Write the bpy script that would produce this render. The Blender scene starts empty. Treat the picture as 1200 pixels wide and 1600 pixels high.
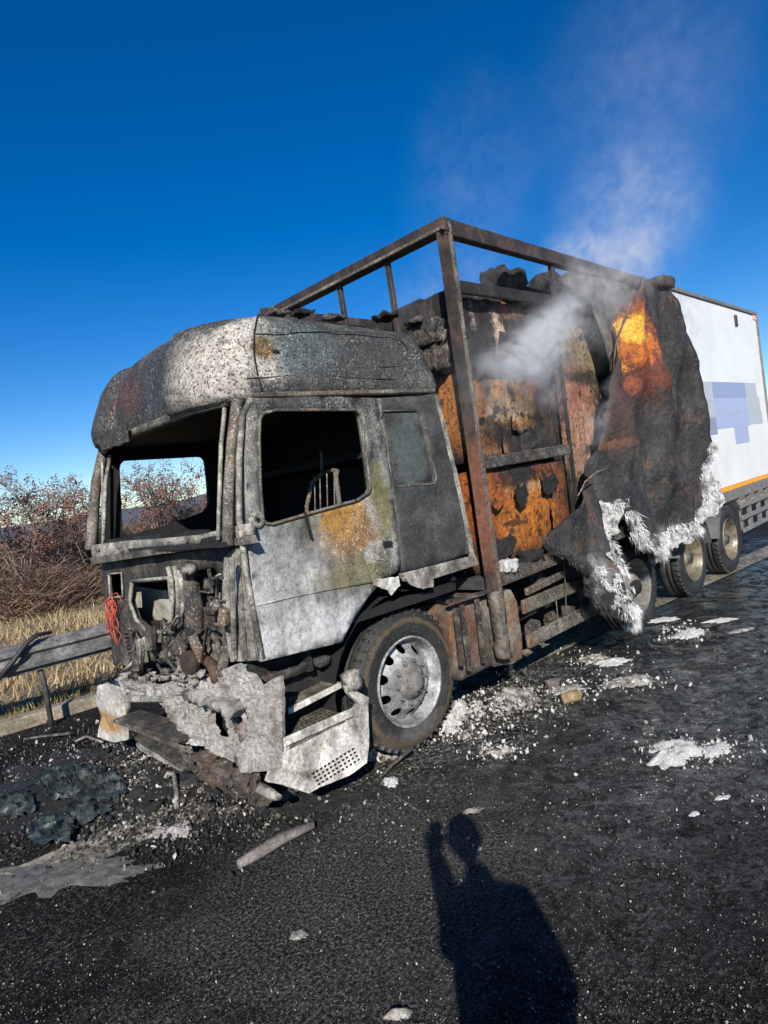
import bpy, math, random
import numpy as np
from mathutils import Vector, Matrix, noise, Euler
from mathutils.geometry import delaunay_2d_cdt
random.seed(7)
rnd = random.uniform
scene = bpy.context.scene
COL = scene.collection

# ------------------------------------------------------------------ camera
FPX, YAW, PITCH, ROLL = 993.73, math.radians(45.46), math.radians(2.34), math.radians(8.40)
CAM = Vector((-4.108, -3.06, 2.016))
cf = Vector((math.cos(YAW)*math.cos(PITCH), math.sin(YAW)*math.cos(PITCH), -math.sin(PITCH)))
cr0 = Vector((math.sin(YAW), -math.cos(YAW), 0))
cu0 = cr0.cross(cf)
cr = cr0*math.cos(ROLL) - cu0*math.sin(ROLL)
cu = cu0*math.cos(ROLL) + cr0*math.sin(ROLL)
cam = bpy.data.cameras.new('camera'); camo = bpy.data.objects.new('camera', cam); COL.objects.link(camo)
cam.sensor_fit = 'VERTICAL'; cam.sensor_height = 36; cam.lens = 36*FPX/1600
cam.clip_end = 6000; cam.clip_start = 0.02
m = Matrix((cr, cu, -cf)).transposed().to_4x4(); m.translation = CAM
camo.matrix_world = m
scene.camera = camo

# ------------------------------------------------------------------ light
SUN = Vector((-0.61784, -0.62354, 0.47903))
w = bpy.data.worlds.new("World"); scene.world = w; w.use_nodes = True
nt = w.node_tree; nt.nodes.clear()
sky = nt.nodes.new('ShaderNodeTexSky'); sky.sky_type = 'NISHITA'; sky.sun_disc = False
sky.sun_elevation = math.radians(28.6); sky.sun_rotation = math.atan2(SUN.x, SUN.y)
sky.altitude = 900; sky.air_density = 0.95; sky.dust_density = 0.05; sky.ozone_density = 3.0
hs = nt.nodes.new('ShaderNodeHueSaturation'); hs.inputs['Saturation'].default_value = 1.42; hs.inputs['Hue'].default_value = 0.509
bg = nt.nodes.new('ShaderNodeBackground'); bg.inputs[1].default_value = 0.094
wo = nt.nodes.new('ShaderNodeOutputWorld')
nt.links.new(sky.outputs[0], hs.inputs['Color']); nt.links.new(hs.outputs[0], bg.inputs[0]); nt.links.new(bg.outputs[0], wo.inputs[0])
sl = bpy.data.lights.new('sun', 'SUN'); sl.energy = 5.0; sl.angle = math.radians(0.5); sl.color = (1.0, 0.94, 0.86)
slo = bpy.data.objects.new('sun', sl); COL.objects.link(slo)
slo.rotation_euler = (-SUN).to_track_quat('-Z', 'Y').to_euler()
scene.view_settings.view_transform = 'Standard'; scene.view_settings.look = 'None'
scene.view_settings.exposure = 0.38; scene.view_settings.gamma = 1.0
scene.render.engine = 'CYCLES'
scene.cycles.volume_step_rate = 0.6; scene.cycles.volume_max_steps = 160
scene.cycles.max_bounces = 6; scene.cycles.volume_bounces = 3; scene.cycles.use_denoising = True

# ------------------------------------------------------------------ surveying helpers: photo pixel -> point on a real plane
def ray(px, py):
    return cf + cr*((px-600)/FPX) - cu*((py-800)/FPX)
def hv(px, py, p0, p1):
    u = Vector((p1[0]-p0[0], p1[1]-p0[1], 0)).normalized(); n = Vector((-u.y, u.x, 0))
    d = ray(px, py); t = (Vector((p0[0], p0[1], 0))-CAM).dot(n)/d.dot(n)
    return CAM + d*t
def hz(px, py, z=0.0):
    d = ray(px, py); return CAM + d*((z-CAM.z)/d.z)
def hy(px, py, y): return hv(px, py, (0, y), (1, y))
def hx(px, py, x): return hv(px, py, (x, 1), (x, 0))
# tractor unit frame: near side is y=0, nose towards -x
TM = Matrix.Translation((-0.3, 0.1, 0)) @ Matrix.Rotation(math.radians(-3), 4, 'Z')
def tw(x, y, z=0.0): return TM @ Vector((x, y, z))
SIDE = lambda y=0.0: (tw(-2, y), tw(0, y))
FRONT = lambda x: (tw(x, 2.4), tw(x, 0))
TSIDE = lambda y=0.0: (Vector((0, y, 0)), Vector((1, y, 0)))

# ------------------------------------------------------------------ object helpers
WM = {}
def tag(o, label=None, cat=None, group=None, kind=None):
    if label: o['label'] = label
    if cat: o['category'] = cat
    if group: o['group'] = group
    if kind: o['kind'] = kind
    return o
def thing(name, label, cat, M=None, group=None):
    o = bpy.data.objects.new(name, None); COL.objects.link(o); o.empty_display_size = 0.1
    M = M if M is not None else Matrix.Identity(4)
    o.matrix_world = M; WM[o] = M.copy()
    return tag(o, label, cat, group)
class MB:
    def __init__(s): s.v = []; s.f = []
    def add(s, vs, fs):
        b = len(s.v); s.v += [Vector(v) for v in vs]; s.f += [tuple(i+b for i in f) for f in fs]; return s
    def box(s, lo, hi, M=None, ch=0.0):
        x0, y0, z0 = lo; x1, y1, z1 = hi
        if ch <= 0:
            vs = [Vector(p) for p in ((x0,y0,z0),(x1,y0,z0),(x1,y1,z0),(x0,y1,z0),(x0,y0,z1),(x1,y0,z1),(x1,y1,z1),(x0,y1,z1))]
            fs = [(0,3,2,1),(4,5,6,7),(0,1,5,4),(1,2,6,5),(2,3,7,6),(3,0,4,7)]
        else:
            vs = []; fs = []
            C = Vector(((x0+x1)/2, (y0+y1)/2, (z0+z1)/2)); H = Vector((x1-x0, y1-y0, z1-z0))/2
            idx = {}
            for sx in (-1, 1):
                for sy in (-1, 1):
                    for sz in (-1, 1):
                        for ax in range(3):
                            p = Vector((sx*H.x, sy*H.y, sz*H.z))
                            for k in range(3):
                                if k != ax: p[k] -= (sx, sy, sz)[k]*ch
                            idx[(sx, sy, sz, ax)] = len(vs); vs.append(C+p)
            for ax in range(3):
                a, b = [k for k in range(3) if k != ax]
                for sg in (-1, 1):
                    def key(sa, sb):
                        q = [0, 0, 0]; q[ax] = sg; q[a] = sa; q[b] = sb; return idx[(*q, ax)]
                    f = [key(-1, -1), key(1, -1), key(1, 1), key(-1, 1)]
                    fs.append(tuple(f))
            for ax in range(3):
                a, b = [k for k in range(3) if k != ax]
                for sa in (-1, 1):
                    for sb in (-1, 1):
                        def key2(sg, who):
                            q = [0, 0, 0]; q[ax] = sg; q[a] = sa; q[b] = sb; return idx[(*q, who)]
                        fs.append((key2(-1, a), key2(1, a), key2(1, b), key2(-1, b)))
            for sx in (-1, 1):
                for sy in (-1, 1):
                    for sz in (-1, 1):
                        fs.append(tuple(idx[(sx, sy, sz, k)] for k in range(3)))
        if M is not None: vs = [M @ v for v in vs]
        return s.add(vs, fs)
    def beam(s, a, b, w, h, up=(0, 0, 1), ch=0.0):
        a = Vector(a); b = Vector(b); d = (b-a); L = d.length; x = d.normalized(); y = Vector(up).cross(x)
        if y.length < 1e-4: y = Vector((0, 1, 0)).cross(x)
        y.normalize(); z = x.cross(y)
        M = Matrix((x, y, z)).transposed().to_4x4(); M.translation = a
        return s.box((0, -w/2, -h/2), (L, w/2, h/2), M, ch)
    def tube(s, pts, r, n=8, cap=True):
        pts = [Vector(p) for p in pts]; rings = []; prev = None
        for i, p in enumerate(pts):
            d = (pts[min(i+1, len(pts)-1)]-pts[max(i-1, 0)]).normalized()
            if prev is None:
                q = d.orthogonal().normalized()
            else:
                q = (prev - d*prev.dot(d)); q = q.normalized() if q.length > 1e-5 else d.orthogonal().normalized()
            prev = q; e = d.cross(q); rr = r[i] if isinstance(r, (list, tuple)) else r
            rings.append([p+(q*math.cos(2*math.pi*k/n)+e*math.sin(2*math.pi*k/n))*rr for k in range(n)])
        vs = [v for R in rings for v in R]; fs = []
        for i in range(len(pts)-1):
            for k in range(n):
                fs.append((i*n+k, i*n+(k+1) % n, (i+1)*n+(k+1) % n, (i+1)*n+k))
        if cap: fs.append(tuple(range(n))[::-1]); fs.append(tuple((len(pts)-1)*n+k for k in range(n)))
        return s.add(vs, fs)
    def lathe(s, prof, M, n=48, sq=None):     # prof (r, a): radius, position along local y
        vs = []; fs = []
        for r, a in prof:
            for k in range(n):
                t = 2*math.pi*k/n; vs.append(M @ Vector((r*math.cos(t), a, r*math.sin(t))))
        for i in range(len(prof)-1):
            for k in range(n):
                fs.append((i*n+k, i*n+(k+1) % n, (i+1)*n+(k+1) % n, (i+1)*n+k))
        return s.add(vs, fs)
    def jitter(s, amp, sc, seed=0):
        o = Vector((seed*3.1, seed*1.7, seed*5.3))
        for v in s.v: v += noise.noise_vector(v*sc+o)*amp
        return s
def obj(name, mb, mat, parent=None, smooth=False):
    me = bpy.data.meshes.new(name)
    vs = mb.v
    if parent is not None:
        root = parent
        while root.parent is not None: root = root.parent
        Mi = WM[root].inverted() if root in WM else Matrix.Identity(4)
        vs = [Mi @ v for v in vs]
    me.from_pydata([tuple(v) for v in vs], [], mb.f); me.update()
    import bmesh
    bm = bmesh.new(); bm.from_mesh(me); bmesh.ops.recalc_face_normals(bm, faces=bm.faces); bm.to_mesh(me); bm.free()
    if smooth:
        me.polygons.foreach_set('use_smooth', [True]*len(me.polygons))
    me.materials.append(mat)
    o = bpy.data.objects.new(name, me); COL.objects.link(o)
    if parent is not None: o.parent = parent
    return o
def pip(p, poly):
    x, y = p; c = False; n = len(poly); j = n-1
    for i in range(n):
        xi, yi = poly[i]; xj, yj = poly[j]
        if (yi > y) != (yj > y) and x < (xj-xi)*(y-yi)/(yj-yi)+xi: c = not c
        j = i
    return c
def densify(poly, res, rag=0.0, seed=0):
    out = []
    for i, a in enumerate(poly):
        b = poly[(i+1) % len(poly)]; L = math.dist(a, b); k = max(1, int(L/res))
        for j in range(k):
            t = j/k; p = [a[0]+(b[0]-a[0])*t, a[1]+(b[1]-a[1])*t]
            if rag:
                q = noise.noise_vector(Vector((p[0]*11+seed, p[1]*11, seed)))*0.6+noise.noise_vector(Vector((p[0]*37+seed, p[1]*37, seed)))*0.4
                p[0] += q.x*rag; p[1] += q.y*rag
            out.append(tuple(p))
    return out
def mesh2d(poly, holes, res):
    pts = []; edges = []
    for lp in [poly]+holes:
        b = len(pts); pts += lp; edges += [(b+i, b+(i+1) % len(lp)) for i in range(len(lp))]
    xs = [p[0] for p in poly]; ys = [p[1] for p in poly]
    bnd = np.array(pts)
    x = min(xs); row = 0
    while x < max(xs):
        y = min(ys)+(res/2 if row % 2 else 0)
        while y < max(ys):
            p = (x+rnd(-.2, .2)*res, y+rnd(-.2, .2)*res)
            if pip(p, poly) and not any(pip(p, h) for h in holes) and np.min((bnd[:, 0]-p[0])**2+(bnd[:, 1]-p[1])**2) > (res*.45)**2:
                pts.append(p)
            y += res
        x += res*.87; row += 1
    r = delaunay_2d_cdt([Vector(p) for p in pts], edges, [], 0, 1e-5)
    vs = [(v.x, v.y) for v in r[0]]; fs = []
    for f in r[2]:
        cx = sum(vs[i][0] for i in f)/len(f); cy = sum(vs[i][1] for i in f)/len(f)
        if pip((cx, cy), poly) and not any(pip((cx, cy), h) for h in holes): fs.append(tuple(f))
    return vs, fs
def sheet(name, px, plane, mat, parent, thick=0.03, res=0.06, amp=0.0, nsc=6.0, holes=(), rag=0.0, push=None, off=0.0, smooth=False, raw=False, seed=0, mb=None):
    """a metal or fibre sheet lying in the vertical plane through two ground points, outline surveyed from the photo"""
    p0, p1 = Vector((plane[0][0], plane[0][1], 0)), Vector((plane[1][0], plane[1][1], 0))
    u = (p1-p0).normalized(); n = u.cross(Vector((0, 0, 1)))
    def cv(q):
        if raw: return q
        P = hv(q[0], q[1], p0, p1); return ((P-p0).dot(u), P.z)
    out = densify([cv(q) for q in px], res, rag, seed)
    hl = [densify([cv(q) for q in h], res*.7, rag*.5, seed+3) for h in holes]
    vs, fs = mesh2d(out, hl, res)
    F = []; B = []
    for s_, z_ in vs:
        P = p0+u*s_+Vector((0, 0, z_)); d = off
        if amp: d += amp*(noise.noise(P*nsc+Vector((seed, 0, 0)))+.45*noise.noise(P*nsc*2.7))
        if push: d += push(s_, z_)
        F.append(P+n*d); B.append(P+n*(d-thick))
    N = len(F); fs2 = [tuple(f) for f in fs]+[tuple(i+N for i in reversed(f)) for f in fs]
    cnt = {}
    for f in fs:
        for i in range(len(f)):
            a, b = f[i], f[(i+1) % len(f)]; k = (min(a, b), max(a, b)); cnt.setdefault(k, []).append((a, b))
    for k, l in cnt.items():
        if len(l) == 1: a, b = l[0]; fs2.append((b, a, a+N, b+N))
    m_ = mb or MB(); m_.add(F+B, fs2)
    if mb is not None: return m_
    return obj(name, m_, mat, parent, smooth)
def lumpbox(lo, hi, res, amp, nsc=4.0, seed=0, M=None):
    """a crate-shaped heap with an uneven, eaten-away surface"""
    mb = MB(); lo = Vector(lo); hi = Vector(hi)
    n = [max(2, int((hi[k]-lo[k])/res)) for k in range(3)]; idx = {}; vs = []; fs = []
    def V(i, j, k):
        if (i, j, k) not in idx:
            p = Vector((lo.x+(hi.x-lo.x)*i/n[0], lo.y+(hi.y-lo.y)*j/n[1], lo.z+(hi.z-lo.z)*k/n[2])); idx[(i, j, k)] = len(vs)
            if M is not None: p = M @ p
            q = p*nsc+Vector((seed*7.7, seed, 0)); d = noise.noise_vector(q)+noise.noise_vector(q*2.6)*.5+noise.noise_vector(q*6)*.25
            vs.append(p+d*amp)
        return idx[(i, j, k)]
    for i in range(n[0]):
        for j in range(n[1]):
            for k in (0, n[2]): fs.append((V(i, j, k), V(i+1, j, k), V(i+1, j+1, k), V(i, j+1, k)))
    for i in range(n[0]):
        for k in range(n[2]):
            for j in (0, n[1]): fs.append((V(i, j, k), V(i+1, j, k), V(i+1, j, k+1), V(i, j, k+1)))
    for j in range(n[1]):
        for k in range(n[2]):
            for i in (0, n[0]): fs.append((V(i, j, k), V(i, j+1, k), V(i, j+1, k+1), V(i, j, k+1)))
    return mb.add(vs, fs)
def strands(mb, roots, dirf, lmin, lmax, wd):
    for r in roots:
        d = dirf(r); L = rnd(lmin, lmax); r = Vector(r)
        s_ = Vector((rnd(-1, 1), rnd(-1, 1), rnd(-1, 1))).cross(d).normalized()*wd*rnd(.6, 1.5)
        mid = r+d*L*.55+Vector((rnd(-1, 1), rnd(-1, 1), rnd(-1, 1)))*L*.1
        tip = r+d*L+Vector((rnd(-1, 1), rnd(-1, 1), -rnd(0, 1)))*L*.22
        mb.add([r-s_, r+s_, mid+s_*.7, mid-s_*.7, tip], [(0, 1, 2, 3), (3, 2, 4)])
    return mb

# ------------------------------------------------------------------ materials
class NT:
    def __init__(s, name):
        s.m = bpy.data.materials.new(name); s.m.use_nodes = True; s.t = s.m.node_tree; s.t.nodes.clear()
        s.out = s.new('ShaderNodeOutputMaterial'); s.pos = s.new('ShaderNodeNewGeometry').outputs['Position']
    def new(s, t, **k):
        n = s.t.nodes.new(t)
        for a, b in k.items(): setattr(n, a, b)
        return n
    def set(s, sock, v):
        if v is None: return
        if isinstance(v, bpy.types.NodeSocket): s.t.links.new(v, sock)
        elif isinstance(v, (tuple, list)) and len(v) == 3 and sock.type == 'RGBA': sock.default_value = (*v, 1)
        else: sock.default_value = v
    def noise(s, sc, det=4, ro=.6, dist=0., vec=None, off=0):
        n = s.new('ShaderNodeTexNoise'); v = vec or s.pos
        if off:
            a = s.new('ShaderNodeVectorMath', operation='ADD'); s.set(a.inputs[0], v); a.inputs[1].default_value = (off, off*.7, -off); v = a.outputs[0]
        s.set(n.inputs['Vector'], v); n.inputs['Scale'].default_value = sc; n.inputs['Detail'].default_value = det
        n.inputs['Roughness'].default_value = ro; n.inputs['Distortion'].default_value = dist
        return n.outputs['Fac']
    def voro(s, sc, feat='F1', vec=None, out='Distance', rand=1.0):
        n = s.new('ShaderNodeTexVoronoi', feature=feat); s.set(n.inputs['Vector'], vec or s.pos); n.inputs['Scale'].default_value = sc
        n.inputs['Randomness'].default_value = rand
        return n.outputs[out]
    def ramp(s, f, stops, interp='LINEAR'):
        n = s.new('ShaderNodeValToRGB'); s.set(n.inputs[0], f); cr_ = n.color_ramp; cr_.interpolation = interp
        while len(cr_.elements) > 1: cr_.elements.remove(cr_.elements[-1])
        for i, (p, c) in enumerate(stops):
            e = cr_.elements[0] if i == 0 else cr_.elements.new(p)
            e.position = p; e.color = (*c, 1) if isinstance(c, (tuple, list)) else (c, c, c, 1)
        return n.outputs[0]
    def mix(s, f, a, b, mode='MIX'):
        n = s.new('ShaderNodeMix', data_type='RGBA', blend_type=mode); s.set(n.inputs[0], f); s.set(n.inputs[6], a); s.set(n.inputs[7], b); return n.outputs[2]
    def math(s, op, a, b=None, clamp=False):
        n = s.new('ShaderNodeMath', operation=op, use_clamp=clamp); s.set(n.inputs[0], a)
        if b is not None: s.set(n.inputs[1], b)
        return n.outputs[0]
    def maprange(s, f, a, b, c=0., d=1.):
        n = s.new('ShaderNodeMapRange', interpolation_type='SMOOTHSTEP'); s.set(n.inputs[0], f)
        for i, v in enumerate((a, b, c, d)): n.inputs[i+1].default_value = v
        return n.outputs[0]
    def vm(s, op, a, b, out=0):
        n = s.new('ShaderNodeVectorMath', operation=op); s.set(n.inputs[0], a); s.set(n.inputs[1], b); return n.outputs[out]
    def spot(s, c, r, nz, soft=.35, jag=1.5):
        """a stain with its own place and ragged outline"""
        a = s.vm('SUBTRACT', s.pos, tuple(c)); a = s.vm('DIVIDE', a, tuple(r) if hasattr(r, '__len__') else (r, r, r))
        l = s.new('ShaderNodeVectorMath', operation='LENGTH'); s.set(l.inputs[0], a)
        d = s.math('ADD', l.outputs['Value'], s.math('MULTIPLY', s.math('SUBTRACT', nz, .5), jag*2))
        return s.maprange(d, 1+soft, 1-soft)
    def finish(s, col, rough=.8, metal=0., bump=None, bs=.5, bd=.02, spec=None, trans=None):
        p = s.new('ShaderNodeBsdfPrincipled'); s.set(p.inputs['Base Color'], col); s.set(p.inputs['Roughness'], rough); s.set(p.inputs['Metallic'], metal)
        if spec is not None: s.set(p.inputs['Specular IOR Level'], spec)
        if bump is not None:
            b = s.new('ShaderNodeBump'); b.inputs['Strength'].default_value = bs; b.inputs['Distance'].default_value = bd; s.set(b.inputs['Height'], bump)
            s.t.links.new(b.outputs[0], p.inputs['Normal'])
        s.t.links.new(p.outputs[0], s.out.inputs[0]); return s.m

def burnt(name, base, sc=3., speck=None, spots=(), rough=(.55, .9), metal=0., bs=.5, bd=.015, bsc=40, streak=None, rings=(), rust=0):
    N = NT(name)
    col = N.ramp(N.noise(sc, 7, .68, .4), base)
    fine = N.noise(sc*9, 5, .7, .2, off=3)
    col = N.mix(.8, col, N.ramp(fine, [(.3, .28), (.5, .8), (.72, 1.35)]), 'MULTIPLY')
    if streak:
        mp = N.vm('MULTIPLY', N.pos, (1, 1, streak[1])); st = N.noise(streak[0], 5, .65, .3, vec=mp, off=17)
        col = N.mix(streak[2], col, N.ramp(st, [(.3, .35), (.5, .95), (.68, 1.6)]), 'MULTIPLY')
    nz = N.noise(3.6, 9, .8, .8, off=11)
    for sp in spots:
        c, r, cc = sp[:3]; soft = sp[3] if len(sp) > 3 else .3; al = sp[4] if len(sp) > 4 else 1.
        f = N.spot(c, r, nz, soft)
        v = N.ramp(N.noise(22, 5, .75, off=5), [(.3, tuple(x*.35 for x in cc)), (.55, cc), (.75, tuple(min(1, x*1.25) for x in cc))])
        col = N.mix(N.math('MULTIPLY', f, al), col, v)
    for c, r0, r1, cc in rings:
        a = N.vm('SUBTRACT', N.pos, tuple(c)); l = N.new('ShaderNodeVectorMath', operation='LENGTH'); N.set(l.inputs[0], a)
        mid = (r0+r1)/2; d = N.math('ABSOLUTE', N.math('SUBTRACT', l.outputs['Value'], mid))
        f = N.maprange(N.math('ADD', d, N.math('MULTIPLY', N.math('SUBTRACT', N.noise(18, 5, .8), .5), .09)), (r1-r0)*.6, (r1-r0)*.2)
        col = N.mix(f, col, cc)
    if rust:
        f = N.ramp(N.noise(2.2, 6, .7, .5, off=21), [(.5, 0.), (.62, rust)])
        col = N.mix(f, col, N.ramp(N.noise(30, 4, .7), [(.3, (.07, .03, .015)), (.6, (.24, .11, .04)), (.8, (.35, .2, .08))]))
    if speck:
        for cc, ssc, th, al, reg in speck:
            f = N.ramp(N.noise(ssc, 3, .75, .1, off=ssc*.01+7), [(th, 0.), (th+.05, 1.)])
            if reg is not None:
                g = N.ramp(N.noise(1.6, 4, .6, .5, off=31+reg), [(.4, .05), (.58, 1.)])
                f = N.math('MULTIPLY', f, g)
            col = N.mix(N.math('MULTIPLY', f, al), col, cc)
    if streak:
        col = N.mix(streak[2]*.7, col, N.ramp(st, [(.34, .3), (.5, 1.), (.66, 1.25)]), 'MULTIPLY')
    bn = N.math('ADD', N.noise(bsc, 6, .75), N.math('MULTIPLY', N.noise(bsc*.2, 4, .6, off=9), 1.6))
    rg = N.maprange(N.noise(7, 4, .6, off=2), .3, .7, rough[0], rough[1])
    return N.finish(col, rg, metal, bn, bs, bd)

K = (.012, .012, .012)
# cab stain places
def S(px, py, y=0): return hv(px, py, *SIDE(y))
def SF(px, py, x=-1.8): return hv(px, py, *FRONT(x))
M_roof = burnt('scorched_roof_paint', [(.3, (.012, .012, .013)), (.46, (.04, .041, .042)), (.58, (.095, .092, .085)), (.74, (.26, .245, .22))], 2.6,
    speck=[((.6, .58, .51), 70, .58, .7, 0), ((.02, .017, .014), 62, .535, .9, None)], streak=(5, .5, .45),
    spots=[(S(335, 575), (.30, .6, .36), (.5, .46, .39), .45, .85), (SF(330, 600, -1.7), (.2, .4, .22), (.5, .46, .4), .3, .8), (S(408, 545), (.2, .4, .22), (.6, .56, .48), .3, .8),
           (S(560, 548), (.62, .8, .2), (.06, .06, .06), .3, .85), (S(470, 540), (.28, .5, .2), (.09, .13, .13), .3, .7),
           (SF(250, 600, -1.75), (.3, .36, .3), (.04, .048, .06), .4, .9), (SF(194, 615, -1.80), (.25, .27, .16), (.10, .042, .04), .45, .85),
           (SF(200, 670, -1.88), (.2, .9, .07), (.045, .035, .03), .3, .8),
           (S(413, 543), (.085, .3, .07), (.2, .12, .035), .2, 1), (S(325, 530), (.10, .3, .06), (.25, .19, .09), .2, .9)],
    bs=.6, bd=.02)
M_roof_s = M_roof
M_door = burnt('scorched_door_paint', [(.32, (.035, .035, .033)), (.45, (.13, .128, .115)), (.58, (.29, .285, .265)), (.72, (.55, .54, .51))], 2.2, streak=(9, .22, .6),
    speck=[((.72, .71, .69), 95, .56, .6, 1), ((.02, .02, .02), 85, .58, .75, 2)],
    spots=[(S(470, 985), (.9, .5, .12), (.6, .6, .6), .5, .7), (S(430, 900), (.18, .3, .4), (.4, .41, .4), .4, .6),
           (S(548, 830), (.25, .3, .22), (.25, .125, .025), .35, .95), (S(535, 800), (.18, .3, .14), (.36, .19, .03), .3, .85), (S(560, 890), (.3, .3, .12), (.19, .17, .08), .4, .8),
           (S(597, 790), (.07, .3, .3), (.17, .16, .065), .3, .9), (S(585, 860), (.1, .3, .07), (.4, .4, .36), .2, .8),
           (S(500, 628), (.8, .3, .06), (.05, .048, .042), .3, .9), (S(392, 700), (.05, .3, .4), (.13, .12, .10), .3, .7)],
    bs=.55, bd=.012)
M_side = burnt('charred_grey_side', [(.3, (.018, .018, .018)), (.5, (.05, .05, .048)), (.72, (.11, .11, .1))], 4,
    speck=[((.24, .24, .23), 120, .58, .6, 3)],
    spots=[(S(640, 700), (.14, .3, .28), (.07, .1, .1), .4, .6), (S(600, 700), (.04, .3, .4), (.3, .29, .25), .3, .6)], bs=.5, bd=.008, bsc=80)
M_frame = burnt('heat_stripped_steel', [(.3, (.02, .018, .015)), (.45, (.08, .074, .062)), (.6, (.2, .18, .145)), (.75, (.42, .39, .33))], 5,
    speck=[((.6, .58, .52), 80, .57, .7, 1), ((.015, .012, .01), 50, .58, .8, None)], rust=.5, bs=.5, bd=.008, bsc=70)
M_channel = burnt('ash_white_steel', [(.3, (.04, .037, .03)), (.43, (.17, .16, .135)), (.56, (.38, .36, .31)), (.76, (.62, .6, .54))], 6, speck=[((.02, .018, .015), 48, .58, .85, None)], bs=.6, bd=.01)
M_engine = burnt('sooty_engine_metal', [(.3, (.01, .01, .01)), (.5, (.05, .045, .04)), (.62, (.14, .125, .1)), (.78, (.32, .3, .25))], 9,
    speck=[((.42, .41, .38), 60, .58, .7, 1)], rust=.18, bs=.8, bd=.015, bsc=50)
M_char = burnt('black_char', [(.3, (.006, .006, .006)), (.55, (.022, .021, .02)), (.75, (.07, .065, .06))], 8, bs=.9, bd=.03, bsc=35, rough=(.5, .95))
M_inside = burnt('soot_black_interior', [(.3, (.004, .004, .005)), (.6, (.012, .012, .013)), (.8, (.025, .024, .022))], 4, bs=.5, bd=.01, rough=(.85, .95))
M_ash = burnt('fluffy_white_ash', [(.3, (.10, .09, .08)), (.42, (.34, .31, .27)), (.55, (.6, .57, .53)), (.7, (.78, .75, .7))], 6,
    speck=[((.02, .015, .01), 38, .6, .8, 0)], bs=1., bd=.03, bsc=60, rough=(.9, 1.))
M_foam = burnt('dry_white_foam', [(.25, (.3, .29, .26)), (.4, (.74, .73, .69)), (.7, (.86, .85, .83))], 14, bs=1., bd=.02, bsc=70, rough=(.8, 1.))
M_wetfoam = burnt('dirty_foam_residue', [(.3, (.05, .045, .035)), (.45, (.26, .24, .2)), (.56, (.6, .57, .5)), (.7, (.75, .73, .68))], 14, bs=1., bd=.02, bsc=60, rough=(.5, .9))
M_step = burnt('foamed_step_metal', [(.28, (.10, .085, .06)), (.42, (.38, .35, .29)), (.56, (.68, .66, .6)), (.8, (.82, .8, .76))], 5, streak=(9, .3, .5), speck=[((.05, .04, .03), 34, .6, .75, 0), ((.3, .25, .14), 12, .62, .5, None)], bs=.5, bd=.012)
wc = tw(-.55, .05, .56)
M_rub = burnt('burnt_crumbs', [(.3,(.015,.014,.013)),(.5,(.06,.056,.05)),(.6,(.2,.19,.17)),(.75,(.5,.48,.44))], 14, bs=.6)
M_tyre = burnt('scorched_rubber', [(.3, (.012, .012, .012)), (.6, (.035, .034, .032)), (.8, (.08, .078, .07))], 7, rings=[(wc, .43, .475, (.085, .062, .035))], speck=[((.3, .29, .26), 60, .6, .6, 1)], spots=[(tw(-.55,.05,.1), (.5,.5,.16), (.12,.11,.1), .5, .7)], bs=.6, bd=.01, bsc=60)
M_tyre2 = burnt('sooty_rubber', [(.3, (.015, .015, .016)), (.6, (.04, .04, .04)), (.8, (.075, .075, .072))], 7, bs=.4, bd=.008, rough=(.4, .75))
M_rim = burnt('ash_grey_rim', [(.3, (.10, .10, .10)), (.48, (.26, .26, .26)), (.62, (.5, .5, .5)), (.8, (.72, .71, .7))], 5, speck=[((.04, .04, .04), 40, .57, .7, 0)], metal=.1, rough=(.45, .8), bs=.3, bd=.006)
M_hub = burnt('dusty_hub', [(.3, (.09, .085, .08)), (.55, (.2, .19, .17)), (.75, (.36, .35, .32))], 9, bs=.5, bd=.008)
M_rimg = burnt('yellowed_rim', [(.3, (.07, .06, .045)), (.5, (.22, .19, .13)), (.7, (.42, .38, .28))], 7, speck=[((.05,.045,.04),40,.58,.6,None)], metal=.2, rough=(.3, .6), bs=.2, bd=.004)
M_rail = burnt('rusted_frame_steel', [(.3, (.014, .012, .011)), (.46, (.035, .028, .025)), (.6, (.085, .055, .042)), (.78, (.22, .17, .14))], 3.5,
    spots=[(hy(750, 800, 0), (.2, .2, .55), (.22, .09, .055), .4, .8)], speck=[((.4, .36, .3), 60, .64, .5, 1)], bs=.5, bd=.01, bsc=55)
OR = (.62, .23, .035)
def C(px, py, y=.12): return hy(px, py, y)
def cargo_mat(name, spots, pale=.0):
    return burnt(name, [(.3, (.01, .009, .008)), (.5, (.035, .03, .027)), (.66, (.10, .08, .065)), (.8, (.3, .24, .18))], 4.5, spots=spots,
                 streak=(14, .12, .8), speck=[((.02, .012, .008), 24, .58, .85, None), ((.012, .009, .007), 6, .57, .8, None), ((.7, .5, .28), 70, .66, .6, 3)], bs=1., bd=.04, bsc=32, rough=(.6, .95))
M_c_lo = cargo_mat('scorched_orange_cargo', [(C(828, 800), (.85, .5, .5), (.22, .07, .018), .4, 1.), (C(815, 765), (.45, .5, .07), (.7, .42, .2), .3, .85), (C(820, 805), (.5, .5, .26), (.62, .2, .02), .35, .9), (C(870, 790), (.14, .5, .4), (.3, .09, .03), .4, .8),
                    (C(800, 740), (.34, .5, .13), (.02, .02, .02), .3, 1.),
                    (hx(735, 770, .1), (.4, .3, .3), (.5, .13, .015), .5, .9)])
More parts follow.
